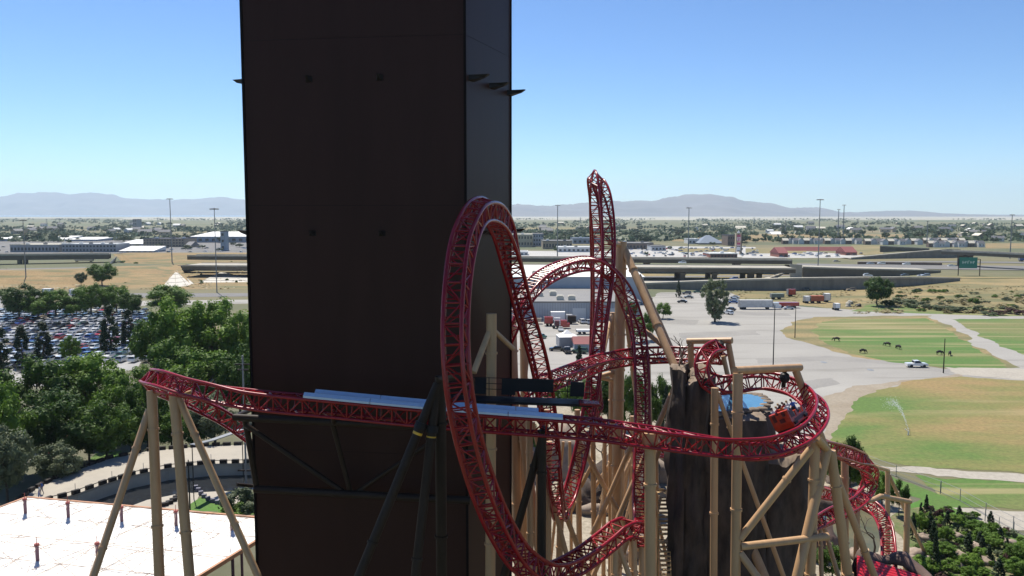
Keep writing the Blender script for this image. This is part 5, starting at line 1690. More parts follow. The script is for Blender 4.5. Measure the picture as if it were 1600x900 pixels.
# white concrete slopes under the short overpass
def slope(label, pts, m=M_WHITE, rib=True):
    root = thing('paved_slope', label, 'slope', pts[0], 0, 'white paved slopes under the overpass')
    apex = pts[0]
    mb = MB()
    for a, b in zip(pts[1:-1], pts[2:]):
        mb.poly([a, b, apex])
    mb.build('slab', m, root)
    mb = MB()
    for k in range(1, 5):
        f = k / 5
        for a, b in zip(pts[1:-1], pts[2:]):
            mb.tube([a.lerp(apex, f) + Vector((0, -.05, .08)), b.lerp(apex, f) + Vector((0, -.05, .08))], .12, 4)
    for a in pts[1:]:
        mb.tube([a + Vector((0, -.05, .08)), apex + Vector((0, -.05, .08))], .12, 4)
    mb.build('slab_joint', M_CONC, root)
M_SLOPE = mat('pale_slope_paving', (0.50, 0.47, 0.41), .8, var=.06, scale=.3)
slope('white cone shaped paved slope at the end of the short overpass', [P(273, 418, 545), G(243, 446), G(258, 448.5), G(275, 449), G(292, 447), G(303, 443.5)], M_SLOPE)
slope('white paved slope in the shade line under the short overpass', [P(345, 425, 552), G(308, 442.5), G(345, 442.5), G(390, 442), G(420, 441.5)], M_SLOPE)
slope('white paved triangle under the overpass behind the warehouse', [P(905, 421, 520), G(900, 437), G(915, 440), G(930, 441), G(942, 440)], M_SLOPE)
slope('white paved slope at the pale abutment wall', [P(1232, 424, 512), G(1192, 434), G(1203, 434.5), G(1214, 434.5)], M_SLOPE)
slope('white paved corner slope at the end of the dark overpass', [P(183, 400, 676), G(168, 413.5), G(173, 412.5), G(180, 409)], M_SLOPE)

# ================================================================== BUILDINGS
WALLS = dict(cream=(.50, .42, .29), tan=(.36, .28, .20), grey=(.30, .31, .33), bluegrey=(.26, .31, .37), brown=(.17, .125, .10), white=(.62, .62, .61), dark=(.07, .08, .085), brick=(.26, .10, .075), pale=(.42, .44, .47))
WM = {k: mat('wall_' + k, c, .85, var=.08, scale=.15) for k, c in WALLS.items()}
ROOFS = dict(white=(.70, .70, .68), grey=(.20, .195, .19), dark=(.06, .065, .075), red=(.21, .055, .055), slate=(.12, .12, .135), cream=(.6, .56, .46), blue=(.16, .2, .26))
RM = {k: mat('roof_' + k, c, .75, var=.08, scale=.2) for k, c in ROOFS.items()}

def building(label, x0, x1, yt, yb, depth, wall, roof, kind='flat', nwin=0, rows_=1, rise=0, para=.6, D=None, group='buildings beyond the freeway', cat='building'):
    a, b = G(x0, yb), G(x1, yb)
    if D:
        a, b = P(x0, yb, D), P(x1, yb, D)
    h = P(x0, yt, a.y).z
    if kind != 'flat':
        h = h - rise
    cx, wd = (a.x + b.x) / 2, abs(b.x - a.x)
    y0 = a.y
    root = thing('building', label, cat, (cx, y0 + depth / 2, 0), 0, group)
    mb = MB(); mb.box((cx, y0 + depth / 2, h / 2), (wd, depth, h)); mb.build('wall', WM[wall], root)
    mb = MB()
    o = .4
    X0, X1, Y0, Y1 = cx - wd / 2 - o, cx + wd / 2 + o, y0 - o, y0 + depth + o
    if kind == 'flat':
        mb.box((cx, y0 + depth / 2, h + .1), (wd + .3, depth + .3, .24))
        for s in (-1, 1):
            mb.box((cx + s * (wd / 2 + .1), y0 + depth / 2, h + .22 + para / 2), (.3, depth + .5, para))
            mb.box((cx, y0 + depth / 2 + s * (depth / 2 + .1), h + .22 + para / 2), (wd - .12, .3, para))
        if wd > 22 and group:
            for k in range(int(wd / 14)):
                m2 = MB(); xx = cx - wd / 2 + wd * (k + .35 + .3 * rnd.random()) / int(wd / 14); yy = y0 + depth * rnd.uniform(.25, .75)
                m2.box((xx, yy, h + .22 + .8), (3.2, 2.6, 1.6)); m2.box((xx + .4, yy, h + .22 + 1.8), (1.6, 1.6, .4)); m2.build('roof_unit', RM['grey' if k % 2 else 'white'], root)
    elif kind == 'gable':       # ridge along x
        ym = (Y0 + Y1) / 2
        for sgn, ya in ((1, Y0), (-1, Y1)):
            q = [Vector((X0, ya, h)), Vector((X1, ya, h)), Vector((X1, ym, h + rise)), Vector((X0, ym, h + rise))]
            mb.poly(q if sgn > 0 else q[::-1])
        for xx in (X0, X1):
            mb.poly([(xx, Y0, h), (xx, ym, h + rise), (xx, Y1, h)])
    elif kind == 'hip':
        ym = (Y0 + Y1) / 2
        q = min(wd, depth) * .45
        r0, r1 = Vector((X0 + q, ym, h + rise)), Vector((X1 - q, ym, h + rise))
        mb.poly([(X0, Y0, h), (X1, Y0, h), r1, r0]); mb.poly([(X1, Y1, h), (X0, Y1, h), r0, r1])
        mb.poly([(X0, Y1, h), (X0, Y0, h), r0]); mb.poly([(X1, Y0, h), (X1, Y1, h), r1])
    elif kind == 'shed':
        mb.poly([(X0, Y0, h), (X1, Y0, h), (X1, Y1, h + rise), (X0, Y1, h + rise)])
        mb.poly([(X0, Y1, h), (X0, Y1, h + rise), (X1, Y1, h + rise), (X1, Y1, h)])
        mb.poly([(X0, Y0, h), (X0, Y1, h + rise), (X0, Y1, h)]); mb.poly([(X1, Y0, h), (X1, Y1, h), (X1, Y1, h + rise)])
    mb.build('roof', RM[roof], root)
    for r_ in range(rows_):
        for k in range(nwin):
            mb = MB()
            x = cx - wd / 2 + wd * (k + .5) / nwin
            z = h * (r_ + .55) / rows_ if rows_ > 1 else h * .45
            mb.box((x, y0 - .06, z), (wd / nwin * .5, .2, h / rows_ * .42)); mb.build('window', M_GLASS2, root)
    return root, cx, y0, wd, h
B = building
B('big white roofed warehouse with a green grey wall beside the tower edge', 297, 392, 364, 379, 90, 'bluegrey', 'white', 'shed', 9, 1, 5)
B('long low grey office with a white roof edge above the dark overpass', 16, 92, 383, 394, 40, 'grey', 'cream', 'flat', 14, 1)
B('white roofed shed behind the long grey office', 61, 97, 370, 375.5, 60, 'bluegrey', 'white', 'shed', 0, 1, 4)
B('low white roofed shed at the outer edge of the warehouse yard', -20, 31, 371, 377, 60, 'bluegrey', 'white', 'shed', 0, 1, 2)
B('grey terrace building with many dark windows in the warehouse yard', 97, 182, 382, 394, 30, 'grey', 'white', 'flat', 16, 2)
B('thin white roofed hall beyond the grey terrace building', 101, 152, 372, 377, 60, 'bluegrey', 'white', 'shed', 0, 1, 2)
B('pale hall with a bright roof next to the grey terrace building', 185, 222, 376, 384, 50, 'pale', 'white', 'shed', 5, 1, 4)
B('low blue white canopy in front of the pale hall', 186, 240, 386, 394.5, 30, 'bluegrey', 'white', 'shed', 6, 1, 4)
B('brown grey apartment block beyond the pale hall', 224, 288, 373.5, 386, 40, 'tan', 'slate', 'flat', 14, 3)
B('slim grey tower block among the far trees', 208, 214, 343, 362, 25, 'grey', 'slate', 'flat', 2, 4)
B('dark roofed house near the big white warehouse', 288, 297, 378, 387, 30, 'tan', 'slate', 'gable', 2, 1, 5)
B('slim grey silo like block in front of the big white warehouse', 345, 352, 362, 392, 12, 'bluegrey', 'slate', 'flat', 1, 3)
B('cream building with a row of tall windows at the tower side', 800, 832, 367, 386, 50, 'cream', 'cream', 'flat', 7, 2)
B('grey office wing with white trim beside the cream building', 833, 849, 366, 385, 50, 'pale', 'grey', 'flat', 4, 3)
B('tan flat roofed store between the light mast and the cream building', 848, 894, 377, 389, 45, 'tan', 'grey', 'flat', 10, 1)
B('blue grey store behind the tall narrow loop', 895, 940, 373, 381, 45, 'bluegrey', 'blue', 'flat', 6, 1)
B('low white building in front of the tan store', 872, 935, 387, 394, 30, 'white', 'white', 'flat', 9, 1)
B('long brown store right beside the tallest tan column', 972, 1021, 380.5, 389.5, 45, 'brown', 'grey', 'flat', 9, 1)
B('flat white roofed shop seen over the overpass', 800, 825, 394, 399, 25, 'white', 'white', 'flat', 4, 1)
B('pale shop roof with a grey front in the middle of the white car park', 1018, 1040, 385, 392, 30, 'pale', 'grey', 'flat', 4, 1)
B('reddish brown strip building along the overpass under the tall sign', 1110, 1152, 397.2, 402.5, 30, 'brick', 'white', 'flat', 8, 1)
B('dark teal roofed lodge with a peaked middle roof', 1092, 1131, 368, 382, 40, 'dark', 'blue', 'hip', 8, 1, 10)
B('white lower wing beside the dark teal lodge', 1076, 1092, 374, 381, 30, 'white', 'white', 'flat', 3, 1)
B('brown grey block between the teal lodge and the tall sign', 1137, 1148, 368, 384, 30, 'brown', 'slate', 'flat', 3, 2)
B('long red roofed motel behind the overpass', 1228, 1328, 386, 392, 14, 'tan', 'red', 'gable', 18, 1, 5)
B('red roofed end wing of the motel at the tall sign', 1217, 1231, 387, 402, 26, 'brick', 'red', 'gable', 2, 1, 5)
B('red roofed short wing of the motel beside the tan bank', 1321, 1339, 386, 399, 24, 'brick', 'red', 'gable', 2, 1, 5)
B('dark carport beside the townhouse rows by the far ramp', 1508, 1533, 379, 385, 20, 'brown', 'slate', 'flat', 0)
B('low brown house alone in the far pasture near the hills', 1505, 1520, 363, 369, 20, 'white', 'cream', 'gable', 2, 1, 4)
B('pale roofed barn in the pasture beyond the motel', 1206, 1226, 362, 366, 30, 'cream', 'white', 'gable', 0, 1, 5)
B('small white roofed barn beyond the townhouses', 1248, 1262, 361, 365, 30, 'grey', 'white', 'gable', 0, 1, 5)

# grey warehouse right behind the ride
root, cx, y0, wd, h = B('grey metal warehouse with roof vents behind the tall narrow loop', 780, 1000, 473, 501, 62, 'pale', 'grey', 'flat', 0, para=.3, group=None, cat='warehouse')
mb = MB()
zt = h + 5.2
X0, X1 = P(800, 452, y0 + 60).x, P(1004, 452, y0 + 60).x
mb.box(((X0 + X1) / 2, y0 + 80, zt / 2), (X1 - X0, 45, zt)); mb.build('upper_hall', WM['pale'], root)
mb = MB(); q = [(X0 - .5, y0 + 57, zt + .2), (X1 + .5, y0 + 57, zt + .2), (X1 + .5, y0 + 104, zt + 2.4), (X0 - .5, y0 + 104, zt + 2.4)]; mb.poly(q); mb.poly([(p[0], p[1], p[2] - .3) for p in q][::-1])
mb.poly([q[0], (q[0][0], q[0][1], zt - .1), (q[1][0], q[1][1], zt - .1), q[1]]); mb.build('upper_roof', RM['white'], root)
mb = MB()      # vertical ribs on the front sheet
for k in range(54):
    mb.box((cx - wd / 2 + wd * (k + .5) / 54, y0 - .05, h / 2), (.16, .1, h - .3))
mb.build('wall_rib', WM['grey'], root)
for x, y, d in ((875, 470.5, y0 + 8), (893, 470.5, y0 + 8), (864, 464, y0 + 25), (824, 467, y0 + 20), (843, 466, y0 + 22), (876, 447, y0 + 66), (889, 443, y0 + 84), (850, 447, y0 + 70), (836, 449, y0 + 64)):
    p = P(x, y, d)
    zb = h + .2 if d < y0 + 50 else zt + (d - y0 - 57) * .047 + .3
    mb = MB(); mb.box((p.x, d, zb + .75), (2.8, 2.6, 1.5)); mb.box((p.x, d, zb + 1.65), (2.2, 2.0, .4)); mb.build('roof_vent', RM['cream'], root)
for x in (905, 960):
    p = P(x, 496, y0); mb = MB(); mb.box((p.x, y0 - .04, 2.4), (5, .2, 4.6)); mb.build('loading_door', WM['white'], root)

# tent and shed
t_ = thing('party_tent', 'white peaked party tent in the truck yard', 'tent', G(885, 541))
c = G(886, 540); s_ = 4.2
mb = MB()
for k in range(4):
    a0, a1 = k * math.pi / 2 + .9, (k + 1) * math.pi / 2 + .9
    A = c + Vector((math.cos(a0) * s_, math.sin(a0) * s_, 3)); B_ = c + Vector((math.cos(a1) * s_, math.sin(a1) * s_, 3))
    ap = c + Vector((0, 0, 5.0)); m1, m2 = A.lerp(ap, .5) - Vector((0, 0, .35)), B_.lerp(ap, .5) - Vector((0, 0, .35))
    mb.poly([A, B_, m2, m1]); mb.poly([m1, m2, ap])
mb.build('tent_roof', M_WHITE, t_)
mb = MB()
for k in range(4):
    a0, a1 = k * math.pi / 2 + .9, (k + 1) * math.pi / 2 + .9
    A, B_ = c + Vector((math.cos(a0) * 4.1, math.sin(a0) * 4.1, 0)), c + Vector((math.cos(a1) * 4.1, math.sin(a1) * 4.1, 0))
    mb.poly([A, B_, B_ + Vector((0, 0, 3)), A + Vector((0, 0, 3))])
mb.build('tent_wall', WM['grey'], t_)
building('pale shed with a low red roof beside the white tent', 898, 932, 529, 550, 9, 'pale', 'red', 'gable', 0, 1, 1.6, group=None, cat='shed')

# houses and townhouses far away
def house_mesh(wall, roof, wd=12, dp=9, h=5, rise=3.2):
    mb = MB(); mb.box((0, 0, h / 2), (wd, dp, h))
    mb.cur = 1
    x, y = wd / 2 + .5, dp / 2 + .5
    mb.poly([(-x, -y, h), (x, -y, h), (x, 0, h + rise), (-x, 0, h + rise)]); mb.poly([(x, y, h), (-x, y, h), (-x, 0, h + rise), (x, 0, h + rise)])
    mb.cur = 0
    mb.poly([(x - .6, -y + .5, h), (x - .6, y - .5, h), (x - .6, 0, h + rise * .95)]); mb.poly([(-x + .6, y - .5, h), (-x + .6, -y + .5, h), (-x + .6, 0, h + rise * .95)])
    mb.cur = 2
    for k in (-1, 1):
        mb.box((k * wd * .25, -dp / 2 - .05, h * .55), (1.6, .2, 1.5))
    o = mb.build('house', [WM[wall], RM[roof], M_GLASS2]); COL.objects.unlink(o); return o
HP = [(house_mesh('cream', 'slate'), 'cream house with a slate roof'), (house_mesh('tan', 'grey'), 'tan house with a grey roof'), (house_mesh('white', 'slate'), 'white house with a dark roof'), (house_mesh('brown', 'cream'), 'brown house with a pale roof'), (house_mesh('pale', 'white'), 'pale house with a bright roof')]
rr = random.Random(5)
hp = []
for i in range(150):
    y = rr.uniform(351, 366) if i % 3 else rr.uniform(362, 378); x = rr.uniform(-10, 1610)
    if 385 < x < 795 or (x < 400 and y > 370) or (900 < x < 1150 and y > 362) or (1180 < x < 1500 and 364 < y): continue
    hp.append((x, y))
for x, y in hp:
    o, t = rr.choice(HP); c = o.copy(); COL.objects.link(c)
    c.location = G(x, y); c.rotation_euler = (0, 0, rr.choice((0, .2, -.3, 1.57, 1.3)))
    s_ = rr.uniform(.9, 1.5); c.scale = (s_ * 1.3, s_, s_)
    zone = 'beyond the warehouse yard' if x < 400 else 'beyond the shops' if x < 1150 else 'below the low end of the hills'
    tag(c, f'{t} in the suburb {zone}', 'house', f'{t}s of the distant suburb')
for row, (x0, x1, y, n_) in enumerate(((1222, 1345, 381, 15), (1350, 1440, 382, 10), (1442, 1505, 380.5, 9), (1450, 1535, 386, 11))):
    for k in range(n_):
        o, t = HP[2 if k % 4 else 3]; c = o.copy(); COL.objects.link(c)
        c.location = G(x0 + (x1 - x0) * (k + .5) / n_, y + rr.uniform(-.4, .4)); c.rotation_euler = (0, 0, 1.57 if k % 2 else 0); c.scale = (.62, .8, .95)
        tag(c, f'narrow {t} in the {["long townhouse row behind the motel", "townhouse row above the tan bank", "townhouse row behind the green road sign", "nearest townhouse row above the ramp wall"][row]}', 'house', f'{t}s in the townhouse rows')

# ================================================================== SIGNS AND MASTS
sg = thing('road_sign', 'green freeway sign with pale lettering on two dark posts', 'road sign', G(1514, 432))
for x in (1497, 1530.5):
    b = G(x, 431); t = P(x, 405, b.y)
    mb = MB(); mb.tube([b, Vector((b.x, b.y, t.z))], .28, 8); mb.build('post', M_DARK, sg)
yb = G(1514, 431).y
M_GREEN = mat('sign_green', (0.005, 0.20, 0.15), .45, var=.05)
M_SIGNW = mat('sign_white', (0.55, 0.72, 0.66), .5)
mb = MB(); a, b = P(1499, 402, yb), P(1526, 419, yb); mb.box(((a.x + b.x) / 2, yb - .4, (a.z + b.z) / 2), (b.x - a.x, .25, a.z - b.z)); mb.build('panel', M_GREEN, sg)
mb = MB(); mb.bar(P(1497, 416, yb), P(1530.5, 416, yb), .4, .4); mb.bar(P(1497, 405, yb), P(1530.5, 405, yb), .4, .4); mb.build('cross_beam', M_DARK, sg)
mb = MB()
zc = (a.z + b.z) / 2
for i, x in enumerate((-3.6, -2.1, -.4, 1.5, 3.1)):      # far too small to read: pale smudges of lettering
    xx = (a.x + b.x) / 2 + x
    mb.box((xx, yb - .56, zc + .3), (.5, .06, 1.7 - .3 * (i % 2))); mb.box((xx + .7, yb - .56, zc + .2 + .5 * (i % 3)), (.3, .06, .9))
mb.build('lettering', M_SIGNW, sg)

ps_ = thing('shop_sign', 'tall white and red pylon sign with stacked panels beside the overpass', 'sign', G(1153, 397))
bs = G(1153, 397.5); yb = bs.y
def pzz(y): return P(1153, y, yb).z
wpx = yb / FPX
mb = MB(); mb.box((bs.x + 3.6 * wpx, yb + 1.2, pzz(365) / 2), (1.6 * wpx, 3, pzz(365))); mb.box((bs.x - 3.4 * wpx, yb + 1.2, pzz(365) / 2), (1.4 * wpx, 3, pzz(365))); mb.build('pillar', WM['cream'], ps_)
mb = MB(); mb.box((bs.x + 5.2 * wpx, yb + 1.6, pzz(366) / 2), (1.6 * wpx, 3, pzz(366))); mb.build('dark_side', WM['brown'], ps_)
M_PK = mat('pink_panel', (.68, .50, .55), .5, var=.04)
M_MAG = mat('magenta_panel', (.42, .07, .14), .5, var=.04)
for y0_, y1_, m in ((366.5, 370.3, M_MAG), (370.6, 376, M_PK), (376.2, 377, M_MAG), (378.6, 382.3, M_MAG), (382.5, 384.2, M_PK), (384.4, 385.6, CLOTH['navy']), (386, 391, M_WHITE), (391.3, 393, CLOTH['navy'])):
    mb = MB(); mb.box((bs.x + .5 * wpx, yb - .3, (pzz(y0_) + pzz(y1_)) / 2), (5.4 * wpx, .5, pzz(y0_) - pzz(y1_))); mb.build('panel', m, ps_)
mb = MB()
for k in range(5):
    z = pzz(372 + k * .8)
    mb.box((bs.x + (.2 + .5 * (k % 2)) * wpx, yb - .6, z), ((2.6 - .4 * (k % 3)) * wpx, .1, .28))
mb.build('lettering', M_MAG, ps_)
mb = MB(); X = bs.x; mb.prism([(X - 4 * wpx, yb), (X + 5 * wpx, yb), (X + 5 * wpx, yb + 3), (X - 4 * wpx, yb + 3)], pzz(365), pzz(364)); mb.build('top_bar', WM['cream'], ps_)
mb = MB(); mb.poly([(X - 2 * wpx, yb, pzz(364)), (X + 3 * wpx, yb, pzz(364)), (X + .5 * wpx, yb, pzz(360))]); mb.poly([(X - 2 * wpx, yb + .6, pzz(364)), (X + .5 * wpx, yb + .6, pzz(360)), (X + 3 * wpx, yb + .6, pzz(364))])
mb.poly([(X - 2 * wpx, yb, pzz(364)), (X + .5 * wpx, yb, pzz(360)), (X + .5 * wpx, yb + .6, pzz(360)), (X - 2 * wpx, yb + .6, pzz(364))]); mb.poly([(X + 3 * wpx, yb, pzz(364)), (X + 3 * wpx, yb + .6, pzz(364)), (X + .5 * wpx, yb + .6, pzz(360)), (X + .5 * wpx, yb, pzz(360))]); mb.build('crest', M_WHITE, ps_)

for x, yt, yb, lab in ((269, 310, 412, 'freeway light mast rising from the tan bank by the white cone slope'), (339, 325, 457, 'freeway light mast in front of the big white warehouse, tallest beside the tower'), (41, 343, 441, 'freeway light mast on the bank beyond the car park cypresses'),
                       (871, 320, 402, 'freeway light mast behind the left shoulder of the arched track'), (1075, 324, 408, 'freeway light mast between the tallest tan column and the tall sign'), (1278, 311, 421, 'tallest freeway light mast beside the pale abutment wall'), (1309, 327, 376, 'distant light mast, shorter of the pair behind the motel'), (1317, 320, 378, 'distant light mast, taller of the pair behind the motel'),
                       (1227, 344, 366, 'small far light mast beyond the pale roofed barn'), (1578, 335, 404, 'freeway light mast on the curved ramp overpass'), (1448, 345, 383, 'thin far light mast above the townhouse rows'), (955, 333, 398, 'light mast just behind the tall narrow loop')):
    b = G(x, yb)
    if yb > 385 or yt < 330:
        pass
    t = P(x, yt, b.y)
    lamp_post(lab, b, t.z, .0007 * b.y, M_STEEL, head='ring', name='light_mast', cat='light mast', group='freeway light masts')
for x, yt, yb, lab in ((1208, 476, 572, 'slim lamp post on the worn lot behind the ring of track'), (1242, 478, 528, 'slim lamp post at the tip of the dry grass'), (1474, 529, 583, 'lamp post beside the white pickup truck')):
    b = G(x, yb); t = P(x, yt, b.y)
    lamp_post(lab, b, t.z, .16, M_DARK, head=None, name='lamp_post')
    o = bpy.context.scene.objects[-1] if False else None
for x, yt, yb in ((205, 343, 356), (93, 341, 350), (73, 342, 350), (247, 340, 350), (1178, 340, 350), (1340, 342, 352), (1415, 343, 352), (1545, 343, 354), (1098, 341, 350), (907, 340, 351), (925, 340, 351)):
    b = G(x, yb); t = P(x, yt, b.y)
    o = thing('transmission_tower', f'faint thin transmission tower on the flats {"beyond the warehouse yard" if x < 400 else "beyond the shops" if x < 1150 else "below the low end of the hills"}', 'transmission tower', b, 0, 'transmission towers on the flats')
    mb = MB()
    for s in (-1, 1):
        mb.tube([b + Vector((s * 4, 0, 0)), b + Vector((s * .6, 0, t.z * .75)), b + Vector((s * .6, 0, t.z))], .55, 4)
    for k in range(6):
        mb.tube([b + Vector((-4 + k * .5, 0, t.z * k / 8)), b + Vector((3.5 - k * .5, 0, t.z * (k + 1) / 8))], .3, 4)
    mb.build('frame', M_STEEL, o)
    mb = MB(); mb.bar(b + Vector((-6, 0, t.z * .8)), b + Vector((6, 0, t.z * .8)), .5, .6); mb.bar(b + Vector((-4.5, 0, t.z * .95)), b + Vector((4.5, 0, t.z * .95)), .5, .6); mb.build('cross_arm', M_STEEL, o)

# fence along the garden
fc = thing('mesh_fence', 'thin grey wire fence on slim posts between the garden and the fields', 'fence', G(1500, 790))
fpx = [(1340, 722), (1400, 745), (1470, 770), (1500, 783), (1540, 806), (1583, 828), (1640, 858)]
F_ = [G(x, y) for x, y in fpx]
mb = MB()
for hh in (.1, .9, 1.7):
    mb.tube([p + Vector((0, 0, hh)) for p in F_], .03, 4)
mb.build('wire', M_STEEL, fc)
for a, b in zip(F_[:-1], F_[1:]):
    n_ = max(1, int((b - a).length / 4))
    for k in range(n_):
        p = a.lerp(b, k / n_); mb = MB(); mb.tube([p, p + Vector((0, 0, 1.8))], .05, 5); mb.build('post', M_STEEL, fc)
for x, yt, yb, lab in ((1469, 752, 772, 'thin grey pole at the fence above the garden conifers'), (1539, 795, 815, 'thin grey pole at the fence beside the pale dirt'), (1561, 808, 820, 'short grey post in the pale dirt'), (1584, 815, 830, 'thin grey pole at the far end of the fence')):
    b = G(x, yb); lamp_post(lab, b, P(x, yt, b.y).z, .06, M_STEEL, head=None, name='pole', cat='pole')
for x, y, lab in ((1287, 566, 'dark oval drain cover on the worn lot nearest the ring of track'), (1360, 578, 'dark oval drain cover on the worn lot near the pickup truck')):
    b = G(x, y); mb = MB(); mb.prism([(b.x + math.cos(a) * .75, b.y + math.sin(a) * 1.3) for a in [k * math.pi / 8 for k in range(16)]], .0, .05); tag(mb.build('drain_cover', M_STEEL), lab, 'drain cover')
# ================================================================== VEHICLES
PAINT = dict(white=(.78, .78, .77), silver=(.45, .47, .5), black=(.02, .02, .022), grey=(.14, .145, .15), red=(.40, .02, .02), blue=(.03, .08, .28), tan=(.38, .31, .22), green=(.03, .10, .06))
PM = {}
for k, c in PAINT.items():
    m = mat('car_paint_' + k, c, .22, var=.03); m.node_tree.nodes['Principled BSDF'].inputs['Coat Weight'].default_value = .6; PM[k] = m

def car_body(kind):
    mb = MB()
    if kind == 'sedan':
        prof = [(-2.25, .35, .84), (-2.28, .72, .84), (-2.1, .92, .82), (-1.45, .98, .8), (-.95, 1.40, .62), (.35, 1.43, .62), (1.05, .98, .8), (2.0, .86, .8), (2.25, .68, .84), (2.27, .35, .84)]
    elif kind == 'suv':
        prof = [(-2.3, .4, .9), (-2.34, .9, .9), (-2.25, 1.1, .88), (-2.0, 1.72, .72), (.3, 1.76, .72), (1.0, 1.15, .87), (2.1, 1.0, .86), (2.32, .8, .9), (2.33, .4, .9)]
    else:
        prof = [(-2.7, .5, .92), (-2.72, 1.08, .92), (-1.0, 1.1, .92), (-.85, 1.78, .72), (.45, 1.8, .72), (1.05, 1.2, .9), (2.4, 1.08, .9), (2.66, .9, .92), (2.66, .5, .92)]
    A = [Vector((-w_, y, z)) for y, z, w_ in prof]; B_ = [Vector((w_, y, z)) for y, z, w_ in prof]
    A2, B2 = [p + Vector((0, 0, 0)) for p in A], B_
    mb.grid([A2, B2], True); mb.poly(A2[::-1]); mb.poly(B2)
    return mb, prof

def car_glass(kind):
    mb = MB()
    if kind == 'sedan':
        sd = [(-1.3, 1.02), (-.9, 1.36), (.3, 1.38), (.92, 1.02)]; w0, w1 = .815, .635; fr_ = [((.42, 1.40), (.98, 1.03)), ((-1.0, 1.37), (-1.4, 1.02))]
    elif kind == 'suv':
        sd = [(-2.0, 1.18), (-1.9, 1.66), (.25, 1.68), (.9, 1.2)]; w0, w1 = .875, .735; fr_ = [((.36, 1.72), (.96, 1.2)), ((-2.03, 1.66), (-2.22, 1.16))]
    else:
        sd = [(-.78, 1.2), (-.72, 1.7), (.38, 1.72), (.92, 1.24)]; w0, w1 = .9, .745; fr_ = [((.5, 1.75), (1.02, 1.26)), ((-.88, 1.7), (-.98, 1.2))]
    for s in (-1, 1):
        q = [Vector((s * (w0 if z < 1.25 else w1) + s * .012, y, z)) for y, z in sd]
        mb.poly(q if s > 0 else q[::-1])
    for k, ((ya, za), (yb_, zb)) in enumerate(fr_):
        s = 1 if k == 0 else -1
        q = [Vector((-w1 * .93, ya + .015 * s, za + .012)), Vector((w1 * .93, ya + .015 * s, za + .012)), Vector((w0 * .9, yb_ + .015 * s, zb + .012)), Vector((-w0 * .9, yb_ + .015 * s, zb + .012))]
        mb.poly(q if k else q[::-1])
    return mb
CARP = {}
def car_proto(kind, col):
    if (kind, col) not in CARP:
        b = car_body(kind)[0].build('parked_car', PM[col])
        g = car_glass(kind).build('window', M_GLASS)
        ws = []
        for y in ((-1.4, 1.42) if kind != 'pickup' else (-1.65, 1.62)):
            for s in (-1, 1):
                mb = MB(); r_ = .33 if kind == 'sedan' else .4
                xo = .86 if kind == 'sedan' else .93
                mb.tube([(s * (xo - .2), y, r_), (s * xo, y, r_)], r_, 14); ws.append(mb.build('wheel', M_BLACK))
        lights = []
        for s in (-1, 1):
            mb = MB(); yy = 2.26 if kind == 'sedan' else 2.33 if kind == 'suv' else 2.67
            mb.box((s * .62, yy, .7), (.3, .06, .14)); lights.append(mb.build('headlight', M_GALV))
        for o in [b, g] + ws + lights: COL.objects.unlink(o)
        CARP[(kind, col)] = (b, [g] + ws + lights)
    return CARP[(kind, col)]

def car(kind, col, loc, rz, label, group=None, full=True, name='parked_car', cat='car'):
    b, parts = car_proto(kind, col)
    o = b.copy(); o.name = name; COL.objects.link(o)
    o.location = loc; o.rotation_euler = (0, 0, rz)
    tag(o, label, cat, group)
    for p in (parts if full else parts[:1]):
        c = p.copy(); COL.objects.link(c); c.parent = o
    return o
class Mass:
    """cars too many and too far to tell apart, gathered in one mesh"""
    def __init__(s):
        s.mb = MB(); s.names = list(PM)
    def add(s, kind, col, loc, rz):
        b, parts = car_proto(kind, col)
        M = Matrix.Translation(loc) @ Matrix.Rotation(rz, 4, 'Z')
        for o, k in [(b, s.names.index(col)), (parts[0], len(s.names))]:
            i = len(s.mb.v)
            s.mb.v += [tuple(M @ v.co) for v in o.data.vertices]
            for p in o.data.polygons:
                s.mb.f.append(tuple(i + q for q in p.vertices)); s.mb.m.append(k)
    def build(s, name, label):
        return tag(s.mb.build(name, [PM[k] for k in s.names] + [M_GLASS]), label, kind='stuff')
MASS = Mass()
rr = random.Random(12)
cols = ['white'] * 10 + ['silver'] * 8 + ['grey'] * 3 + ['black'] * 3 + ['red'] * 2 + ['blue'] * 2 + ['tan'] * 2 + ['green']
# the packed car park
rows_y = []
y = 206
while y < 330:
    rows_y += [y, y + 5.4]; y += 13.6
cnt = 0
for k, yy in enumerate(rows_y):
    x = -235.0
    while x < -70:
        x += rr.uniform(2.9, 3.5)
        v = Vector((x, yy, 0)) - CPOS
        px = 800 + FPX * v.x / v.dot(CF); py = 450 - FPX * v.dot(CU) / v.dot(CF)
        if px < -12 or px > 233 - max(0, (560 - py) * .0) or (px > 118 and py > 572) or (px > 200 and py > 566): continue
        if rr.random() < .11 or py > 592: continue
        kd, cl_ = rr.choice(('sedan', 'suv', 'suv')), rr.choice(cols)
        zone = ['nearest the park trees', 'middle', 'farthest'][min(2, k * 3 // len(rows_y))]
        if cnt >= 235:
            MASS.add(kd, cl_, Vector((x, yy, .02)), math.pi * (k % 2) + rr.uniform(-.04, .04)); continue
        car(kd, cl_, Vector((x, yy, .02)), math.pi * (k % 2) + rr.uniform(-.04, .04), f'{cl_} {"saloon" if kd == "sedan" else "tall car"} in the {zone} rows of the crowded car park', f'{cl_} cars in the crowded car park', full=False)
        cnt += 1
print('cars', cnt)
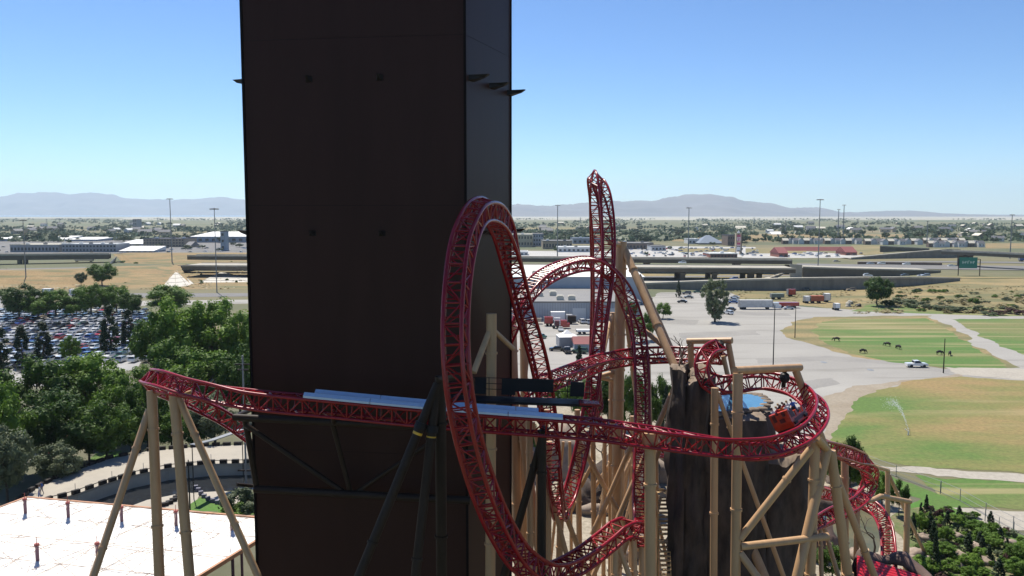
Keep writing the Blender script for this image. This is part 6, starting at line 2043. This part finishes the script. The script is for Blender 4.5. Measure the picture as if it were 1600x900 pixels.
# around the lot and the warehouse yard
for kd, cl_, px, py, rz, lab in (('sedan', 'black', 1066, 473, 1.3, 'black car parked along the verge by the small conifer'), ('sedan', 'grey', 1076, 466, 1.4, 'grey car parked second along the verge by the small conifer'), ('suv', 'grey', 1073, 460, 1.4, 'dark tall car parked beside the small conifer bed'), ('sedan', 'green', 1090, 457.5, 1.5, 'dark green car parked below the ramp wall'),
                                 ('suv', 'white', 1138, 491, .4, 'white tall car under the lone upright tree'), ('sedan', 'black', 1142, 485, .5, 'black car behind the white one under the lone upright tree'), ('sedan', 'silver', 1146, 470, 1.2, 'silver car beside the trailer end, second of three'), ('sedan', 'white', 1148, 466, 1.2, 'white car beside the trailer end, farthest of three'), ('sedan', 'blue', 1146, 474, 1.2, 'blue car beside the trailer end, nearest of three'),
                                 ('sedan', 'silver', 1232, 483.5, 1.6, 'silver car in front of the red flatbed load'), ('suv', 'tan', 1330, 454.5, 1.5, 'tan tall car on the road below the ramp wall'), ('sedan', 'grey', 1434, 455, 1.5, 'grey car on the dirt track by the dry slope'), ('sedan', 'black', 1260, 454, 1.5, 'black car on the road behind the red container'),
                                 ('suv', 'white', 909, 505, .2, 'white van like car at the warehouse wall'), ('suv', 'silver', 919, 506, .2, 'silver tall car beside the white one at the warehouse wall'), ('sedan', 'white', 876, 517, 0, 'white car alone in the truck yard facing the warehouse'), ('pickup', 'black', 886, 551, .1, 'black pickup in front of the white tent'), ('sedan', 'green', 845, 528, .6, 'dark green car behind the leg of the large loop'),
                                 ('sedan', 'red', 829, 505, 1.5, 'red car by the loop leg in the truck yard'), ('suv', 'green', 906, 552, 1.2, 'dark green tall car in front of the red roofed shed'), ('sedan', 'white', 838, 500, 1.5, 'white car at the warehouse wall nearest the loop leg'), ('sedan', 'black', 870, 548, 1.5, 'low black car beside the black pickup'),
                                 ('sedan', 'silver', 1063, 569, 1.45, 'silver car parked behind the small portal frame on the cliff'), ('sedan', 'black', 1032, 566, 1.2, 'black car parked beside the raking tan legs'), ('sedan', 'grey', 1015, 480, .3, 'grey car beside the dive of the arched track'), ('sedan', 'white', 1003, 474, .3, 'white car beside the tallest tan column'),
                                 ('sedan', 'white', 1520, 408, 1.5, 'white car under the green road sign frame')):
    car(kd, cl_, G(px, py, .03), rz, lab)
pk = car('pickup', 'white', G(1432, 573.5, .03), -1.62, 'white pickup truck driving on the road between the fields', name='pickup_truck', cat='pickup truck')
# freeway traffic
def on(px, py, D): return P(px, py, D) 
for kd, cl_, px, py, D, lab in (('suv', 'white', 1356, 432.2, 436, 'white car on the ramp above the round tree'), ('sedan', 'silver', 1440, 432.6, 445, 'silver car on the ramp above the dry slope'), ('suv', 'silver', 1446, 432.2, 440, 'silver tall car close behind another on the ramp'), ('sedan', 'grey', 1414, 431.8, 440, 'grey car on the ramp between white ones'),
                            ('suv', 'blue', 1147, 437.4, 452, 'blue car on the ramp below the overpass'), ('suv', 'white', 1416, 414.2, 520, 'white car on the freeway beyond the olive wall'), ('sedan', 'tan', 1307, 410, 520, 'tan car on the freeway by the tallest mast'), ('suv', 'white', 1487, 417.5, 505, 'white car on the freeway short of the green sign'), ('sedan', 'silver', 1360, 413, 515, 'silver car on the freeway behind the olive wall'),
                            ('suv', 'white', 1066, 412, 506, 'white car on the nearest overpass'), ('suv', 'white', 1377, 413, 512, 'white tall car on the freeway above the round tree')):
    o = car(kd, cl_, on(px, py, D), 1.57 + rr.choice((0, 3.14)), lab, 'freeway traffic', full=False)
# clutter of cars at the shops
for i in range(150):
    x = rr.uniform(980, 1185); yy = rr.uniform(386, 401.5)
    if i > 115: x = rr.uniform(1160, 1345); yy = rr.uniform(396, 402)
    if 1108 < x < 1154 and yy > 396: continue
    cl_ = rr.choice(cols)
    MASS.add(rr.choice(('sedan', 'suv')), cl_, G(x, yy, .08), rr.choice((0, 1.57)))
for i in range(70):
    x = rr.uniform(-10, 395); yy = rr.uniform(386, 395.5)
    cl_ = rr.choice(cols)
    MASS.add(rr.choice(('sedan', 'suv')), cl_, G(x, yy, .08), rr.choice((0, 1.57)))

MASS.build('distant_cars', 'distant cars crowding the far rows and the shop car parks')
# semi trailer, flatbed, containers, buses, yard trucks
def boxtruck(label, px0, px1, yb, h, body, cab=None, name='semi_trailer', cat='trailer', rz=0, wd=2.6, wheels=3, group=None):
    a, b = G(px0, yb), G(px1, yb)
    L = (b - a).length; c = (a + b) / 2
    root = thing(name, label, cat, c, math.atan2(b.y - a.y, b.x - a.x) + rz, group)
    def part(nm, m, fn, sm=False):
        mb = MB(); fn(mb); return mb.build(nm, m, root, sm, world=False)
    part('cargo_box', body, lambda mb: mb.box((0, 0, .95 + h / 2), (L, wd, h)))
    part('box_frame', M_STEEL, lambda mb: [mb.box((s * (L / 2 - .05), 0, .95 + h / 2), (.14, wd + .06, h + .06)) for s in (-1, 1)] + [mb.box((0, 0, .9), (L, wd * .7, .18))])
    xs = [-L / 2 + 1.2 + 1.2 * k for k in range(wheels - 1)] + [L / 2 - 2]
    for x in xs:
        for s in (-1, 1):
            part('wheel', M_BLACK, lambda mb: mb.tube([(x, s * (wd / 2 - .3), .5), (x, s * wd / 2, .5)], .5, 12))
    if cab:
        part('cab', cab, lambda mb: (mb.box((L / 2 + 1.5, 0, 1.7), (2.2, 2.4, 2.4)), mb.box((L / 2 + 3.0, 0, 1.2), (1.2, 2.2, 1.3))))
        part('windscreen', M_GLASS, lambda mb: mb.box((L / 2 + 2.62, 0, 2.25), (.06, 2.1, .9)))
    return root
boxtruck('long pale semi trailer parked on the worn lot beyond the upright tree', 1154, 1206, 483, 3.0, mat('pale_trailer', (.60, .58, .55), .5), PM['white'])
boxtruck('red flatbed load parked at the nose of the semi trailer', 1213, 1247, 481, 1.5, PM['red'], name='flatbed_truck', cat='truck', wheels=3)
boxtruck('orange shipping container between two white ones on the verge', 1265, 1286, 473.5, 2.4, mat('orange_container', (.42, .12, .06), .6), name='shipping_container', cat='container', wheels=2)
boxtruck('white container at the trailer side of the orange container', 1256, 1264, 473.5, 2.2, M_WHITE, name='shipping_container', cat='container', wheels=2)
boxtruck('tall white container at the round tree side of the orange container', 1287, 1296, 472, 3.0, M_WHITE, name='shipping_container', cat='container', wheels=2)
boxtruck('red container standing behind the semi trailer', 1230, 1242, 463, 2.6, PM['red'], name='shipping_container', cat='container', wheels=2)
boxtruck('long low green grey trailer behind the flatbed', 1204, 1224, 467.5, 1.7, mat('green_grey_trailer', (.16, .2, .17), .6), name='trailer', wheels=2)
boxtruck('small white box trailer on the dry verge', 1303, 1311, 484.5, 1.9, M_WHITE, name='trailer', wheels=2)
boxtruck('white box truck at the warehouse wall behind the loops', 860, 883, 503.5, 3.0, M_WHITE, PM['white'], name='box_truck', cat='truck')
boxtruck('red delivery truck in the yard beside the white box truck', 850, 864, 509, 2.3, PM['red'], PM['white'], name='box_truck', cat='truck')
boxtruck('dark red truck behind the white car in the yard', 866, 874, 513, 1.8, mat('maroon', (.12, .03, .035), .5), PM['red'], name='box_truck', cat='truck')
boxtruck('dark equipment trailer at the warehouse wall', 886, 900, 506, 2.0, M_BROWN_SHADE, name='trailer', wheels=2)
boxtruck('low pale trailer near the loop leg in the yard', 832, 846, 506, 1.1, PM['tan'], name='trailer', wheels=2)
boxtruck('white boat trailer with poles between the yard and the tent', 900, 922, 522, .6, M_WHITE, name='trailer', wheels=2)
boxtruck('blue and white truck under the curved ramp overpass', 1592, 1606, 408.5, 3.2, PM['blue'], PM['white'], name='box_truck', cat='truck')
for i, (x0, x1, yb) in enumerate(((118, 146, 409), (68, 82, 460), (110, 122, 461), (112, 124, 463.5))):
    boxtruck(['white bus like truck under the dark overpass', 'white box truck on the frontage road behind the tree row', 'white delivery truck on the frontage road by the inner trees', 'second white delivery truck on the frontage road by the inner trees'][i], x0, x1, yb, 2.0, M_WHITE, name='box_truck', cat='truck', wheels=2)
for i, (x, y) in enumerate(((1325, 479), (1328, 475), (1341, 479))):
    boulder(['pale equipment heap on the dry verge', 'tall pale equipment heap on the dry verge', 'dark equipment heap beside the round tree'][i], G(x, y), (1.4, 1.2, 2 - .4 * i), M_CONC if i < 2 else M_DARK, 60 + i, name='equipment_heap')
# blue and white tilted load near the ramp
for x, y, lab in ((1318, 482, 'dark service cart on the verge'),):
    pass

# ================================================================== CATTLE
def cow_mesh():
    v, e, r = [], [], []
    def add(p, rad, to=None):
        v.append(p); r.append(rad)
        if to is not None: e.append((to, len(v) - 1))
        return len(v) - 1
    a = add((0, -.75, 1.05), .27); b = add((0, -.1, 1.02), .37, a); c = add((0, .55, 1.05), .35, b)
    n1 = add((0, .95, .95), .2, c); n2 = add((0, 1.25, .55), .13, n1); hd = add((0, 1.38, .3), .12, n2); add((0, 1.45, .08), .08, hd)
    for s in (-1, 1):
        add((s * .2, 1.24, .42), .04, hd)
        k = add((s * .22, .6, .62), .11, c); k2 = add((s * .22, .62, .32), .07, k); add((s * .22, .6, .04), .06, k2)
        h = add((s * .23, -.72, .72), .15, a); h1 = add((s * .24, -.62, .52), .09, h); h2 = add((s * .24, -.86, .36), .06, h1); add((s * .24, -.8, .04), .055, h2)
    t = add((0, -1.06, 1.05), .04, a); add((0, -1.12, .5), .03, t)
    return skin_mesh('grazing_cow', v, e, r, [mat('black_hide', (.018, .016, .015), .7)], lambda c: 0, 1, 1)
cm = cow_mesh()
for x, y, rz, lab in ((1307, 533, .9, 'black cow grazing near the dry tip of the field'), (1348, 552, -1.4, 'black cow grazing nearest the road, facing across'), (1386.5, 541, .6, 'black cow of the middle pair, standing away from the sign'), (1404, 545.5, .2, 'black cow of the middle pair, head lowered'), (1468, 554.5, -1.4, 'black cow grazing beside the lamp post on the tree side'), (1484, 555.5, -.6, 'black cow grazing just past the lamp post')):
    o = bpy.data.objects.new('grazing_cow', cm); COL.objects.link(o)
    o.location = G(x, y, .03); o.rotation_euler = (0, 0, rz)
    tag(o, lab, 'cow', 'cows grazing in the field')

# ================================================================== SPRINKLER
sp = thing('lawn_sprinkler', 'field sprinkler throwing a thin arc of white spray over the patchy grass', 'sprinkler', G(1419, 680))
b = G(1419, 680)
mb = MB(); mb.tube([b, b + Vector((0, 0, .8))], .12, 8); mb.tube([b + Vector((0, 0, .75)), b + Vector((-.5, .3, 1.1))], .07, 8); mb.build('riser', M_WHITE, sp)
M_SPRAY = bpy.data.materials.new('water_spray'); M_SPRAY.use_nodes = True
ns = M_SPRAY.node_tree.nodes['Principled BSDF']; ns.inputs['Base Color'].default_value = (.9, .93, .96, 1); ns.inputs['Alpha'].default_value = .5; ns.inputs['Roughness'].default_value = .6
e_ = G(1386, 640)
mb = MB(); rr = random.Random(3)
for k in range(620):
    f = rr.random() ** .8
    p = b.lerp(e_, f) + Vector((0, 0, 1 + 14.0 * f * (1 - f) * .62)) + Vector((rr.gauss(0, 1), rr.gauss(0, 1), rr.gauss(0, 1))) * (.06 + .75 * f * f)
    s_ = rr.uniform(.025, .07)
    d = [Vector((s_, 0, 0)), Vector((0, s_, 0)), Vector((-s_, 0, 0)), Vector((0, -s_, 0))]
    up_v = Vector((0, 0, s_))
    for q in range(4):
        mb.poly([p + d[q], p + d[(q + 1) % 4], p + up_v]); mb.poly([p + d[(q + 1) % 4], p + d[q], p - up_v])
mb.build('spray', M_SPRAY, sp)

# ================================================================== AIR
hz = MB(); hz.box((0, 11900, 424), (90000, 25800, 850))
hm = bpy.data.materials.new('haze'); hm.use_nodes = True
n_ = hm.node_tree.nodes; n_.clear()
vo = n_.new('ShaderNodeVolumePrincipled'); vo.inputs['Color'].default_value = (.70, .85, 1, 1); vo.inputs['Density'].default_value = 4.6e-5; vo.inputs['Anisotropy'].default_value = .3
out = n_.new('ShaderNodeOutputMaterial'); hm.node_tree.links.new(vo.outputs[0], out.inputs['Volume'])
tag(hz.build('haze', hm), 'thin blue haze over the whole valley', kind='stuff')

# prototypes that were only copied from
for o in [o for o in bpy.data.objects if not o.users_collection]:
    bpy.data.objects.remove(o)
